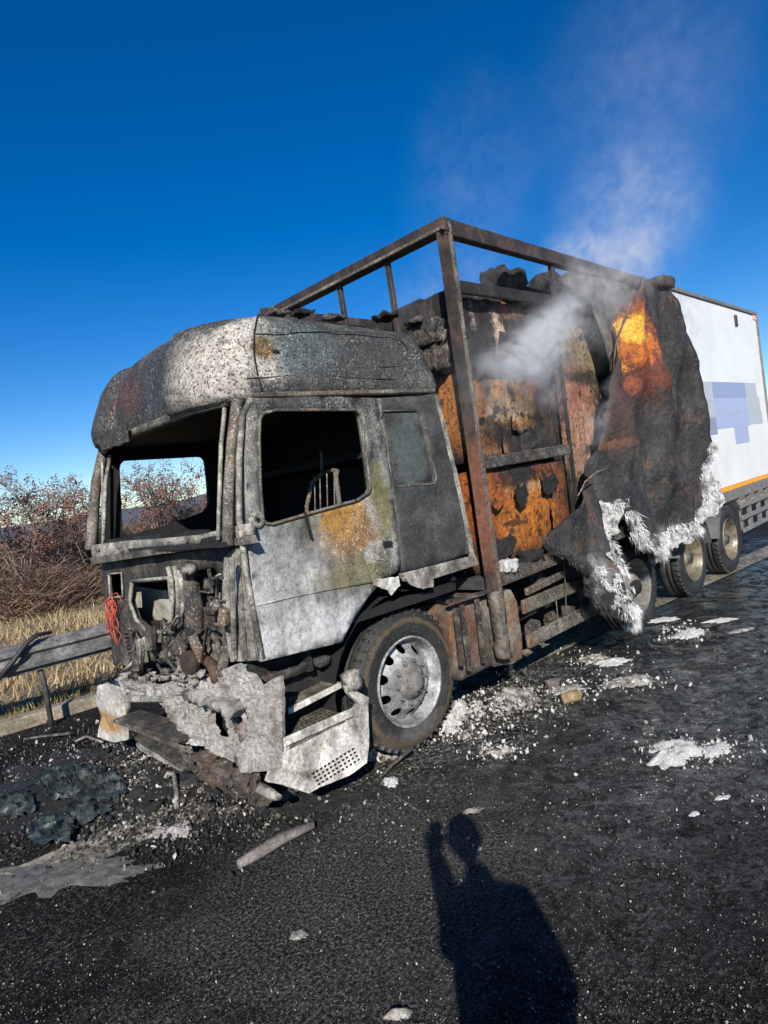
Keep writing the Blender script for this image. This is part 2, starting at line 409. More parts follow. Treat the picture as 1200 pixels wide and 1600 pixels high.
M_c_mid = cargo_mat('tan_patched_cargo', [(C(806, 622), (.36, .5, .24), (.75, .38, .12), .3, 1.), (C(795, 640), (.42, .5, .08), (.8, .6, .4), .3, .8), (C(838, 597), (.14, .5, .12), (.6, .09, .03), .3, .9), (C(860, 640), (.2, .5, .3), (.12, .07, .05), .4, .8), (C(770, 715), (.2, .5, .1), (.4, .2, .1), .3, .8),
                    (hx(700, 640, .1), (.4, .5, .32), (.55, .2, .03), .5, .9)])
M_c_up = cargo_mat('smoked_upper_cargo', [(C(787, 520), (.09, .5, .2), (.75, .55, .4), .25, .95), (C(805, 475), (.2, .5, .12), (.22, .10, .06), .4, .9), (C(800, 470), (.08, .5, .06), (.5, .14, .04), .3, .9), (C(748, 490), (.05, .5, .12), (.5, .45, .4), .3, .8)])
M_c_r = cargo_mat('tan_back_cargo', [(C(915, 530, .25), (.8, .6, .45), (.42, .30, .18), .5, .95), (C(930, 550, .25), (.3, .6, .2), (.5, .38, .2), .4, .8), (C(905, 650, .25), (.35, .6, .45), (.5, .2, .12), .5, .95), (C(925, 700, .25), (.5, .6, .5), (.55, .32, .22), .5, .9), (C(920, 590, .25), (.5, .6, .07), (.03, .03, .03), .3, .8)])
M_blanket = burnt('charred_wall_skin', [(.3, (.014, .013, .013)), (.5, (.035, .033, .032)), (.7, (.07, .066, .062))], 3.,
    spots=[(C(1005, 545, -.2), (.62, .4, .55), (.17, .04, .02), .5, .95), (C(1008, 525, -.2), (.42, .4, .34), (.62, .17, .02), .35, 1.), (C(1003, 512, -.2), (.33, .4, .16), (1., .55, .06), .3, 1.),
           (C(985, 560, -.2), (.2, .4, .16), (.9, .42, .05), .35, .9),
           (C(1010, 440, -.2), (.4, .4, .12), (.13, .10, .075), .4, .8), (C(975, 640, -.2), (.3, .4, .4), (.06, .035, .028), .5, .8), (C(1008, 600, -.2), (.12, .4, .1), (.4, .1, .05), .3, .6),
           (C(985, 690, -.2), (.6, .3, .05), (.22, .09, .05), .3, .6), (C(985, 630, -.2), (.25, .3, .5), (.11, .055, .035), .5, .8), (C(1060, 700, -.2), (.2, .3, .4), (.07, .055, .045), .5, .7), (C(925, 765, -.25), (.12, .4, .3), (.15, .09, .07), .4, .7),
           (C(1000, 860, -.2), (1.3, .4, .13), (.32, .32, .31), .5, .6), (C(935, 900, -.25), (.16, .4, .14), (.3, .3, .3), .5, .6), (C(960, 800, -.25), (.09, .4, .25), (.4, .4, .39), .4, .6)],
    streak=(6, .3, .6), speck=[((.16, .15, .135), 50, .6, .6, 1), ((.13, .065, .04), 5, .56, .6, 3), ((.006, .006, .006), 16, .58, .6, 2)], bs=1., bd=.035, bsc=16, rough=(.35, .75))
M_grp = burnt('grey_torn_lining', [(.3, (.03, .026, .022)), (.5, (.10, .085, .07)), (.75, (.32, .28, .24))], 4, bs=.4, bd=.01)
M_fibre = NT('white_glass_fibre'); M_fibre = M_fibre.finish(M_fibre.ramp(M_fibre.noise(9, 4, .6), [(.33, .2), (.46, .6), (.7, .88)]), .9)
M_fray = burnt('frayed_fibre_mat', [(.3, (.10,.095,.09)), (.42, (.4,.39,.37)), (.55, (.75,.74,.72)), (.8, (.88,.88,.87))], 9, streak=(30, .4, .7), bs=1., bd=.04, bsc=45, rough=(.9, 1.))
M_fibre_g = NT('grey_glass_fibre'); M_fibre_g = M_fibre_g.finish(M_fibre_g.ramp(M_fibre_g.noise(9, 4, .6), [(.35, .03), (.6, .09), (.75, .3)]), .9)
M_wires = NT('red_wire'); M_wires = M_wires.finish((.5, .09, .05), .6)
M_black = NT('black_rubber'); M_black = M_black.finish((.02, .02, .02), .6)

def mat_white():
    N = NT('white_box_panel'); c = N.ramp(N.noise(1.3, 5, .6), [(.3, (.66, .67, .66)), (.7, (.79, .8, .8))])
    sep = N.new('ShaderNodeSeparateXYZ'); N.set(sep.inputs[0], N.pos)
    st = N.math('MULTIPLY', N.maprange(sep.outputs[0], 5.9, 4.9), N.maprange(N.noise(5, 5, .7), .4, .7))
    c = N.mix(N.math('MULTIPLY', st, .5), c, (.25, .22, .18)); return N.finish(c, .35, 0, N.noise(2, 2), .1, .01)
M_white = mat_white()
def plain(name, col, rough=.6, metal=0, var=.25, sc=12, bs=.2, bd=.005):
    N = NT(name); c = N.ramp(N.noise(sc, 5, .65), [(.3, tuple(x*(1-var) for x in col)), (.7, tuple(min(1, x*(1+var)) for x in col))])
    return N.finish(c, rough, metal, N.noise(sc*4, 4, .7), bs, bd)
M_orange = plain('orange_tape', (.85, .36, .03), .4, 0, .15)
M_chassis = plain('grey_chassis', (.16, .155, .15), .7, 0, .4)
M_chassis_d = plain('dark_chassis', (.05, .05, .052), .6, 0, .5)
M_blue = plain('pale_blue_print', (.27, .32, .5), .4, 0, .08)
M_blue2 = plain('pale_lavender_print', (.36, .41, .6), .4, 0, .08)
M_gprint = plain('grey_print', (.42, .45, .5), .4, 0, .08)
M_dprint = plain('slate_print', (.25, .28, .36), .4, 0, .08)
M_galv = burnt('sooty_galvanised_rail', [(.3, (.05, .05, .05)), (.5, (.2, .2, .2)), (.72, (.42, .42, .42))], 2.5, speck=[((.02, .02, .02), 30, .6, .8, 0)], metal=.3, rough=(.4, .7), bs=.2, bd=.004)
M_green = burnt('dark_green_plastic', [(.3, (.008, .012, .011)), (.48, (.02, .032, .029)), (.6, (.07, .09, .085)), (.72, (.33, .36, .34))], 9, rough=(.3, .7), bs=.7, bd=.02, bsc=25)
M_tubeend = burnt('rust_grey_tube', [(.3, (.06, .045, .035)), (.5, (.2, .17, .15)), (.75, (.36, .34, .32))], 9, bs=.7, bd=.01)

# ------------------------------------------------------------------ ground
RD = Vector((math.cos(math.radians(-6.5)), math.sin(math.radians(-6.5)), 0)); RN = Vector((-RD.y, RD.x, 0))   # road direction, across
def rp(a, b, z=0.0):     # along road, across (0 = the near edge of the painted line at x = 0)
    return Vector((0, .73, z))+RD*a+RN*b
def asphalt():
    N = NT('wet_sooty_asphalt')
    g = N.noise(50, 6, .95); g2 = N.noise(38, 5, .8, .3, off=4); big = N.noise(.9, 6, .65, .8, off=2)
    col = N.ramp(g, [(.38, (.002, .002, .002)), (.5, (.006, .006, .0055)), (.56, (.014, .014, .013)), (.60, (.12, .117, .108)), (.66, (.55, .54, .5))])
    grey = N.ramp(N.noise(1.5, 6, .7, 1., off=8), [(.42, 0.), (.62, 1.)])
    col = N.mix(N.math('MULTIPLY', grey, N.ramp(g2, [(.5, 0.), (.62, .8)])), col, (.20, .195, .185))
    wetpos = N.spot((2.4, -1.2, 0), (3.4, 1.9, 2), N.noise(1.6, 5, .6, off=3), .5, .8)
    wet2 = N.spot((5.5, -2.6, 0), (6.2, 3.4, 2), N.noise(1.6, 5, .6, off=6), .3, .5)
    wet = N.math('MAXIMUM', wetpos, wet2)
    col = N.mix(N.math('MULTIPLY', wet, .8), col, N.ramp(big, [(.35, (.006, .006, .007)), (.55, (.012, .011, .01)), (.7, (.03, .02, .013))]))
    film_sheen = N.math('MULTIPLY', N.spot(hz(1140, 1110), (2.3, .75, 1), N.noise(2.2, 7, .7, 1.2, off=25), .5, 1.2), N.ramp(N.noise(7, 6, .8, 2.5, off=27), [(.46, .05), (.58, .85)]))
    col = N.mix(film_sheen, col, (.15, .152, .155))  # pale streaks on the silty water film: wet sheen painted into the colour
    scuf = N.math('MULTIPLY', N.spot(hz(560, 1390), (1.1, .8, 1), N.noise(3, 7, .75, .8, off=35), .5, 1.2), N.ramp(N.noise(60, 5, .9, off=37), [(.5, 0.), (.58, .8)]))
    col = N.mix(scuf, col, (.3, .29, .27))
    ash = N.math('MULTIPLY', N.spot(hz(700, 1110), (1.5, .9, 1), N.noise(3, 6, .75, .5, off=15), .35, 1.), N.ramp(N.noise(24, 6, .8, .4, off=14), [(.5, 0.), (.62, .9)]))
    col = N.mix(ash, col, (.5, .48, .42))
    wp = N.ramp(N.noise(2.6, 6, .7, 1.2, off=19), [(.46, 0.), (.58, 1.)])
    wetr = N.math('MULTIPLY', wet, N.maprange(N.noise(5, 6, .75, 1., off=9), .35, .6))
    rough = N.math('SUBTRACT', .9, N.math('MULTIPLY', wetr, .84))
    rough = N.math('SUBTRACT', rough, N.math('MULTIPLY', wp, .18), True)
    bump = N.math('ADD', N.noise(120, 3, .8), N.math('MULTIPLY', N.noise(30, 5, .75, off=1), 2.))
    bump = N.math('MULTIPLY', bump, N.math('SUBTRACT', 1., N.math('MULTIPLY', wetr, .97)))
    bump = N.math('ADD', bump, N.math('MULTIPLY', N.math('MULTIPLY', N.noise(3.5, 4, .6, 1.5, off=22), .4), N.math('SUBTRACT', 1., N.math('MULTIPLY', wetr, .8))))
    return N.finish(col, rough, 0, bump, 1., .03, spec=N.math('ADD', .1, N.math('MULTIPLY', wetr, .6)))
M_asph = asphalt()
def strip(name, a0, a1, b0, b1, z, mat, na=2, nb=2, amp=0, nsc=1.):
    mb = MB(); vs = []; fs = []
    for i in range(na+1):
        for j in range(nb+1):
            a = a0+(a1-a0)*i/na; b = b0+(b1-b0)*j/nb; p = rp(a, b, z)
            if amp: p.z += amp*noise.noise(p*nsc)+amp*.5*noise.noise(p*nsc*4)
            vs.append(p)
    for i in range(na):
        for j in range(nb): fs.append((i*(nb+1)+j, (i+1)*(nb+1)+j, (i+1)*(nb+1)+j+1, i*(nb+1)+j+1))
    mb.add(vs, fs); o = obj(name, mb, mat); o['kind'] = 'structure'; return o
KB = 3.62            # kerb line, metres across from the painted line
dirt = burnt('dry_field_soil', [(.3, (.12, .085, .045)), (.5, (.26, .19, .1)), (.72, (.42, .33, .19))], 3, bs=.8, bd=.05, bsc=9, rough=(.9, 1.))
gd = NT('distant_ground'); M_gd = gd.finish(gd.ramp(gd.noise(.05, 6, .7), [(.35, (.1, .085, .05)), (.6, (.2, .15, .085)), (.75, (.09, .1, .05))]), 1.)
strip('ground', -1500, 3000, -1500, 3000, -.12, M_gd, 8, 8)
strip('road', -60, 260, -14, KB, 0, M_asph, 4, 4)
strip('verge', -60, 260, KB+.16, 60, .10, dirt, 400, 120, .09, .8)
kb = MB()
M_kerb = burnt('pale_kerb_concrete', [(.3, (.14, .12, .09)), (.5, (.3, .26, .19)), (.7, (.42, .37, .28))], 4, bs=.6, bd=.01)
for i in range(60):
    a = -16+i*1.0; kb2 = MB(); A = rp(a+.006, KB+.08, .05); B = rp(a+.994, KB+.08, .05); kb2.beam(A, B, .16, .17, ch=.012)
    o = obj('kerb_stone', kb2, M_kerb); tag(o, kind='structure')
# painted edge line
def paint():
    N = NT('worn_road_paint'); wear = N.noise(14, 6, .8, .3); big = N.noise(2.2, 5, .7, off=4)
    f = N.math('ADD', wear, N.math('MULTIPLY', N.math('SUBTRACT', big, .5), .5))
    col = N.ramp(f, [(.4, (.03, .028, .024)), (.5, (.16, .145, .11)), (.62, (.36, .33, .25))])
    return N.finish(col, .7, 0, N.noise(70, 4, .8), .6, .008)
strip('painted_line', -14, 60, .02, .42, .004, paint(), 2, 1)
M_patch = burnt('worn_grey_patch', [(.3, (.06, .057, .05)), (.5, (.14, .13, .115)), (.7, (.26, .24, .21))], 12, bs=.7, bd=.006, bsc=60, rough=(.5, .8))

# hills
def hills():
    mb = MB(); n = 160; vs = []; fs = []
    for i in range(n+1):
        t = math.radians(-50+200*i/n); R = 1500
        d = Vector((math.cos(t), math.sin(t), 0))
        h = 38+26*noise.noise(Vector((t*3, 0, 1)))+14*noise.noise(Vector((t*11, 0, 2)))+5*noise.noise(Vector((t*40, 0, 3)))
        vs += [CAM+d*(R-300)-Vector((0, 0, 10)), Vector((d.x*R, d.y*R, h*.55)), Vector((d.x*(R+150), d.y*(R+150), h)), Vector((d.x*(R+500), d.y*(R+500), -10))]
    for i in range(n):
        for k in range(3): fs.append((i*4+k, (i+1)*4+k, (i+1)*4+k+1, i*4+k+1))
    mb.add(vs, fs); N = NT('blue_grey_hill'); o = obj('hills', mb, N.finish(N.ramp(N.noise(.012, 6, .7), [(.35, (.05, .075, .1)), (.65, (.1, .12, .13))]), 1.), None, True); o['kind'] = 'structure'
hills()
# ------------------------------------------------------------------ burnt tractor unit
TR = thing('burnt_tractor_unit', 'burnt-out tractor unit of the lorry, cab stripped to scorched grey metal with empty windows', 'truck', TM)
door = sheet('door', [(386,640),(391,624),(420,616),(588,622),(604,700),(617,795),(626,880),(622,893),(600,905),(575,933),(556,962),(541,990),(535,1003),(470,1019),(408,1034),(396,930),(388,830),(384,720)], SIDE(),
    M_door, TR, .05, .05, .006, 5, holes=[[(411,646),(430,641),(555,640),(562,645),(566,665),(576,740),(579,762),(576,770),(560,781),(520,792),(480,803),(426,819),(416,818),(411,812),(407,760),(405,690),(406,655)]], smooth=True)
# window lip and rubber channel
def lip(name, px, off, r, mat, parent, close=True):
    P = [S(x, y, -off) for x, y in px]
    if close: P.append(P[0])
    return obj(name, MB().tube(P, r, 6), mat, parent, True)
lip('window_frame', [(411,646),(430,641),(555,640),(562,645),(566,665),(576,740),(579,762),(576,770),(560,781),(520,792),(480,803),(426,819),(416,818),(411,812),(407,760),(405,690),(406,655)], .006, .011, M_frame, door)
lip('window_channel', [(563,656),(570,700),(577,745),(584,790)], -.02, .013, M_channel, door, False)
# pressed crease low on the door, latch plate, window winder blade, mirror foot hole
mb = MB(); mb.tube([S(400,946,-.004), S(455,933,-.004), S(520,920,-.004), S(608,905,-.004)], .006, 5); obj('door_crease', mb, M_door, door, True)
hd = sheet('handle', [(571,856),(583,842),(596,843),(600,856),(600,876),(574,873)], SIDE(-.004), M_channel, door, .015, .03, .004)
sheet('latch_hole', [(599,846),(613,845),(614,854),(600,856)], SIDE(-.008), M_inside, hd, .012, .02)
mb = MB(); mb.beam(S(476,800,-.015), S(487,842,-.015), .022, .01); obj('trim_blade', mb, M_char, door)
mb = MB(); mb.lathe([(0,.0),(.022,0),(.032,-.012),(.05,-.006),(.055,.004)], Matrix.Translation(S(402,812,-.012)), 16); obj('mirror_mount', mb, M_channel, door, True)
mb = MB(); mb.lathe([(0,-.002),(.016,-.002)], Matrix.Translation(S(403,812,-.02)), 12); obj('mount_hole', mb, M_inside, door)
# fixed side panel behind the door
sp = sheet('side_panel', [(592,622),(660,618),(682,614),(692,660),(712,745),(728,820),(738,862),(700,876),(660,887),(629,893),(624,830),(617,790),(605,700)], SIDE(), M_side, TR, .05, .05, .005, 4, smooth=True,
    holes=[[(600,644),(650,643),(656,648),(668,700),(678,745),(676,752),(622,757),(616,752),(606,710),(597,655)]])
sheet('panel_recess', [(599,643),(650,642),(657,647),(669,700),(680,746),(677,754),(621,759),(615,753),(605,710),(596,655)], SIDE(.014), M_side, sp, .02, .05, .003, 5, smooth=True)
lip('panel_bead', [(597,642),(650,641),(659,648),(671,700),(682,746),(678,756),(620,761),(613,754),(603,710),(594,653)], .001, .005, M_frame, sp)
sheet('rear_edge_flange', [(684,618),(696,662),(716,745),(732,820),(744,880),(736,872),(726,820),(710,745),(690,662),(680,618)], SIDE(-.006), M_channel, sp, .02, .03, .004, rag=.008)
# header rail above the door, with dark seam under the roof
mb = MB(); mb.beam(tw(-1.60,.012,2.672), tw(.04,.012,2.688), .045, .035, ch=.008); obj('header_rail', mb, M_frame, TR)
mb = MB(); mb.beam(tw(-1.62,.03,2.702), tw(.06,.03,2.714), .05, .02); obj('roof_seam', mb, M_inside, TR)
# sill below side panel and torn strips hanging over the wheel arch
sheet('cab_sill', [(628,896),(700,878),(742,868),(748,882),(735,886),(690,900),(655,912),(634,908)], SIDE(-.01), M_channel, TR, .04, .04, .006)
sheet('torn_arch_strip', [(585,907),(600,903),(622,900),(624,915),(612,930),(606,922),(596,920),(586,915)], SIDE(-.02), M_step, TR, .012, .02, .015, rag=.02)
sheet('torn_arch_strip', [(634,903),(660,908),(678,906),(678,918),(662,921),(640,914)], SIDE(-.03), M_channel, TR, .012, .02, .015, rag=.02)
# roof
def roof():
    XF, XR, W = -1.765, .06, 2.45
    base = []
    n1 = 34
    for i in range(n1+1): base.append((XR+(-1.56-XR)*i/n1, 0.))
    cx, cy, rx, ry = -1.56, .62, .30, .62
    for i in range(1, 15):
        t = math.pi/2*i/14; base.append((cx-rx*math.sin(t)**.9, cy-ry*math.cos(t)**.9))
    for i in range(1, 16): base.append((XF-.015*math.sin(math.pi*i/16), .62+(W-1.24)*i/16))
    for i in range(0, 15):
        t = math.pi/2*(1-i/14); base.append((cx-rx*math.sin(t)**.9, W-cy+ry*math.cos(t)**.9))
    for i in range(1, n1+1): base.append((-1.56+(XR+1.56)*i/n1, W))
    for i in range(1, 20): base.append((XR, W-W*i/20))
    LV = [(2.69,0,0,0),(2.715,.0,-.012,0),(2.76,-.01,-.01,.01),(2.80,-.014,-.004,.02),(2.86,-.012,.004,.04),(2.92,-.004,.01,.06),(2.98,.015,.014,.09),(3.03,.03,.02,.11),(3.08,.07,.032,.13),(3.115,.11,.05,.15),(3.14,.16,.08,.17),(3.165,.25,.13,.19),(3.185,.42,.25,.23),(3.205,.68,.6,.4),(3.21,1.0,1.1,.8)]
    vs = []; fs = []; nb = len(base)
    sub = []
    for k in range(len(LV)-1):
        ns = 3 if k > 1 else 1
        for j in range(ns): t = j/ns; sub.append(tuple(LV[k][q]*(1-t)+LV[k+1][q]*t for q in range(4)))
    sub.append(LV[-1])
    for z, fi, si, ri in sub:
        for (x, y) in base:
            wf = min(1, max(0, (-x-.6)/1.26))**1.3; wr = min(1, max(0, (x+.6)/.66))**2
            X = x+fi*wf-ri*wr; Y = 1.225+(y-1.225)*(1-si/1.225)
            Z = z; fr0 = max(0, min(1, (-x-1.5)/.2))
            if z < 2.75: Z += .03*wf**4*(y/2.45)-.0*wf
            if x < -1.6 and z < 2.8: Z += -.02
            X += .20*max(0, min(1, (z-2.8)/.4))*(abs(y-1.15)/1.225)**2.2*fr0
            Z += .05*max(0, min(1, (-X-.2)/1.2))*max(0, min(1, (z-2.75)/.4))+.075*(1-((y-1.3)/1.3)**2)*max(0, min(1, (z-2.9)/.3))*max(0, min(1, (-X-.3)/1.2))
            p = Vector((X, Y, Z)); q = p*2.2
            wob = noise.noise(q)*.022+noise.noise(q*2.7)*.010
            fr = max(0, min(1, (-x-1.55)/.2))
            d = Vector((-1, 0, .2))*fr+Vector((0, -1 if y < 1 else 1, 0))*(1-fr)
            p += d*(wob*(1-.65*fr))
            # sagged folds of the sun visor part
            if fr > 0 and 2.7 < z < 3.1:
                f = math.sin(y*9+3*noise.noise(q))*.004+.018*math.exp(-((y-1.55-.25*(z-2.7))/.045)**2)-.016*math.exp(-((y-1.35-.2*(z-2.7))/.05)**2)
                p += Vector((-1, 0, 0))*fr*f
                if z < 2.85: p.z -= fr*.04*abs(noise.noise(Vector((y*5, 0, 3))))
            vs.append(tw(*p))
    for k in range(len(sub)-1):
        for i in range(nb):
            fs.append((k*nb+i, k*nb+(i+1) % nb, (k+1)*nb+(i+1) % nb, (k+1)*nb+i))
    fs.append(tuple((len(sub)-1)*nb+i for i in range(nb)))
    # inner skin
    M = len(vs)
    vs2 = [tw(*( (TM.inverted() @ v) + Vector((0.03, 0, -.03)) )) for v in vs[:nb]]
    for i, v in enumerate(vs2):
        l = TM.inverted() @ v; l.y = 1.225+(l.y-1.225)*.97; l.x = -.9+(l.x+.9)*.96; vs2[i] = tw(*l)
    vs += vs2
    for i in range(nb): fs.append((i, M+i, M+(i+1) % nb, (i+1) % nb))
    r = obj('roof', MB().add(vs, fs), M_roof, TR, True)
    # seam over the roof, pressed bead on its flank
    pts = []
    for k in range(len(sub)):
        pts.append(vs[k*nb+33]+tw(0,-.002,0)-tw(0,0,0))
    obj('roof_joint', MB().tube(pts, .006, 5), M_inside, r, True)
    def rs(px, py): return S(px, py, .012)
    P = [rs(*q) for q in ((400,520),(520,517),(610,522),(628,530),(638,548),(641,572),(520,574),(470,570))]
    obj('roof_bead', MB().tube(P, .004, 5), M_roof, r, True)
    obj('gutter_bead', MB().tube([S(384,590,-.012), S(470,585,-.014), S(560,590,-.012), S(676,596,.0)], .004, 5), M_roof, r, True)
    mb = MB(); mb.lathe([(0,-.004),(.03,-.004)], Matrix.Translation(S(431,549,.012)) @ Matrix.Diagonal((1,1,.35,1)), 10); obj('roof_hole', mb, M_inside, r)
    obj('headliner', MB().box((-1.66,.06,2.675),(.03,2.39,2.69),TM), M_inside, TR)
roof()
sheet('visor_scrap', [(152,676),(196,664),(198,690),(175,700),(160,703),(150,690)], FRONT(-1.90), M_roof, TR, .015, .03, .03, rag=.02)
# buckled lumps standing on the roof's rear edge
for i, (px, py) in enumerate(((430,488),(470,486),(520,494),(600,492),(650,500))):
    c = S(px, py, .9 if i < 3 else .25); c.z = max(c.z, 3.2)
    obj('roof_scrap', lumpbox(c-Vector((.07,.08,.03)), c+Vector((.09,.08,.0)), .025, .03, 16, i), M_char if i % 2 else M_roof, TR, True)
# windscreen surround
def FT(x, y, z): return tw(x, y, z)
mb = MB(); mb.tube([FT(-1.85,.08,1.80), FT(-1.80,.075,2.1), FT(-1.73,.07,2.4), FT(-1.64,.07,2.68)], [.04,.034,.032,.036], 8); obj('windscreen_pillar', mb, M_frame, TR, True)
mb = MB(); mb.tube([FT(-1.87,.155,1.84), FT(-1.82,.15,2.1), FT(-1.76,.145,2.4), FT(-1.68,.16,2.66)], .014, 8); obj('pillar_bead', mb, M_channel, TR, True)
mb = MB(); mb.tube([FT(-1.78,.015,1.1), FT(-1.80,.01,1.6), FT(-1.79,.01,1.95), FT(-1.73,.01,2.3), FT(-1.66,.01,2.56), FT(-1.58,.012,2.66)], .02, 7); obj('door_jamb', mb, M_channel, TR, True)
mb = MB(); mb.tube([FT(-1.92,2.38,1.84), FT(-1.87,2.37,2.1), FT(-1.80,2.36,2.4), FT(-1.70,2.34,2.68)], [.055,.048,.045,.045], 8); obj('windscreen_pillar', mb, M_frame, TR, True)
mb = MB(); mb.tube([FT(-1.88,2.22,1.84), FT(-1.83,2.21,2.1), FT(-1.77,2.21,2.4), FT(-1.70,2.2,2.62)], .016, 6); mb.tube([FT(-1.86,2.27,1.84), FT(-1.75,2.26,2.6)], .012, 6); obj('pillar_bead', mb, M_channel, TR, True)
mb = MB(); mb.tube([FT(-1.68,.12,2.665), FT(-1.78,.4,2.665), FT(-1.81,1.2,2.67), FT(-1.79,2.0,2.67), FT(-1.70,2.34,2.67)], .035, 8); obj('windscreen_header', mb, M_frame, TR, True)
# cowl beam under the windscreen: an outer box rail with bolts over a turned lip
fa, fb = tw(-1.96, 2.5), tw(-1.79, .0)
cw = sheet('cowl_beam', [(142,852),(190,846),(250,842),(310,836),(350,826),(386,818),(390,836),(340,846),(250,856),(144,874)], (fa, fb), M_channel, TR, .05, .05, .006, 6, holes=[[(288,848),(294,847),(294,854),(288,855)],[(184,857),(188,856),(188,862),(184,863)]], smooth=True)
sheet('cowl_lip', [(140,872),(250,856),(385,838),(391,850),(330,856),(250,866),(143,882)], (tw(-1.99,2.5), tw(-1.82,0)), M_frame, cw, .06, .05, .008, 6)
for px, py in ((155,858),(192,860),(270,850),(335,842)):
    mb = MB(); c = hv(px, py, fa, fb); mb.lathe([(0,-.012),(.012,-.012),(.018,-.002),(.02,.004)], Matrix.Translation(c+(tw(-.01,0)-tw(0,0))) @ Matrix.Rotation(math.radians(-90-3), 4, 'Z'), 10); obj('bolt', mb, M_frame, cw, True)
mb = MB(); mb.box((-1.90,.05,1.80),(-1.45,2.44,1.83),TM).box((-1.5,.05,1.3),(-1.44,2.42,1.83),TM); mb.jitter(.008, 5); obj('dashboard_shelf', mb, M_char, TR)
mb = MB()
for i in range(9): c = tw(-1.75+rnd(-.08,.2), .3+i*.24, 1.84); mb.add(*(lambda L: (L.v, L.f))(lumpbox(c-Vector((.08,.12,.01)), c+Vector((.08,.12,.02+.02*(i%3))), .05, .02, 11, i)))
obj('melted_dashboard', mb, M_char, TR, True)
# cab box interior
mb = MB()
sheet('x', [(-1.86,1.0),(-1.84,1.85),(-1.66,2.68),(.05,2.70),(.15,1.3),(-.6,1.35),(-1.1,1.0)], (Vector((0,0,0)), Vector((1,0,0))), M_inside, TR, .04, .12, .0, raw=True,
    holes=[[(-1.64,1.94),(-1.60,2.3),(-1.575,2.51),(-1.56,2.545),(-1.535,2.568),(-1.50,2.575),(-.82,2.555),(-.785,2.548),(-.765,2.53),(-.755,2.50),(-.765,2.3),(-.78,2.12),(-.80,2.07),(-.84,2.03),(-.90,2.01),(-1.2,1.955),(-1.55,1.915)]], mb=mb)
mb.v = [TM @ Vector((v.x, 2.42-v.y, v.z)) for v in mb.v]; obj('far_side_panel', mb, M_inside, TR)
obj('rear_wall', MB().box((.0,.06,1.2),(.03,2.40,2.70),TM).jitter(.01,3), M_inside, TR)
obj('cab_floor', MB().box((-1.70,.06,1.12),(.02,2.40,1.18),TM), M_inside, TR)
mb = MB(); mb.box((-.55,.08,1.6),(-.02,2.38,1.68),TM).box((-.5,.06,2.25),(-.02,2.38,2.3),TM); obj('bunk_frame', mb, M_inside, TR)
def seat(y0, name='seat_frame'):
    mb = MB()
    def p(x, y, z): return tw(x, y0+y, z)
    mb.tube([p(-.92,0,1.45), p(-.83,0,1.95), p(-.80,.03,2.14), p(-.74,.08,2.17), p(-.68,.22,2.19), p(-.68,.34,2.18), p(-.74,.42,2.12), p(-.80,.45,1.95), p(-.88,.46,1.45)], .018, 7)
    for k in (.11, .2, .29, .36): mb.tube([p(-.86,k,1.5), p(-.75,k,2.17)], .006, 5)
    mb.tube([p(-.84,.02,1.75), p(-.84,.44,1.75)], .012, 6); mb.tube([p(-.95,.02,1.3), p(-.86,.02,1.9)], .012, 6)
    mb.tube([p(-.72,.3,2.18), p(-.7,.3,2.3), p(-.73,.26,2.34)], .014, 6)
    mb.box((-1.35,y0+.02,1.42),(-.9,y0+.45,1.47),TM)
    return obj(name, mb, M_frame, TR, True)
seat(.28); seat(1.7)
# ---- front firewall and engine bay
FWX = -1.86
FW = (tw(FWX-.02, 2.4), tw(-1.75, 0))
fw = sheet('firewall', [(158,880),(250,868),(385,850),(392,900),(396,1020),(350,1030),(300,1032),(240,1030),(178,1040),(170,985),(162,930)], FW, M_engine, TR, .03, .06, .012, 5,
    holes=[[(171,899),(189,897),(190,930),(173,932)],[(208,912),(262,908),(268,975),(250,984),(232,982),(216,966),(206,940)],[(306,892),(333,886),(342,905),(346,945),(312,950),(305,920)]], smooth=True)
# pressed rim round the big opening, gray plate showing through it
P = [hv(x, y, tw(FWX-.05,2.4), tw(-1.78,0)) for x, y in ((206,908),(264,903),(271,978),(252,988),(230,986),(213,968),(203,940),(206,908))]
obj('opening_rim', MB().tube(P, .016, 6), M_channel, fw, True)
P = [hv(x, y, tw(FWX-.04,2.4), tw(-1.77,0)) for x, y in ((170,897),(190,895),(192,932),(172,934),(170,897))]
obj('opening_rim', MB().tube(P, .009, 6), M_channel, fw, True)
sheet('heater_plate', [(200,915),(275,925),(275,985),(205,985)], (tw(-1.62,2.4), tw(-1.62,0)), plain('dusty_plate', (.34,.32,.27), .7, 0, .4), TR, .02, .06, .02, 4)
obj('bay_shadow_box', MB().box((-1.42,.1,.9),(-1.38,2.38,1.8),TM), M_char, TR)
ch = sheet('corner_channel', [(350,870),(370,856),(381,866),(389,925),(399,1020),(401,1032),(360,1034),(352,985),(346,930)], (tw(-1.95,2.4), tw(-1.79,0)), M_channel, TR, .05, .04, .012, 6, holes=[[(358,978),(363,977),(364,987),(359,988)]])
mb = MB(); mb.beam(hv(362,872,tw(-1.9,2.4),tw(-1.9,0)), hv(366,1030,tw(-1.97,2.4),tw(-1.81,0)), .03, .03, ch=.006); mb.beam(hv(370,866,tw(-1.97,2.4),tw(-1.81,0)), hv(382,1030,tw(-1.97,2.4),tw(-1.81,0)), .02, .03); obj('channel_rib', mb, M_channel, ch)
def PF(px, py, x=-1.93): return hv(px, py, tw(x,2.4), tw(x+.12,0))
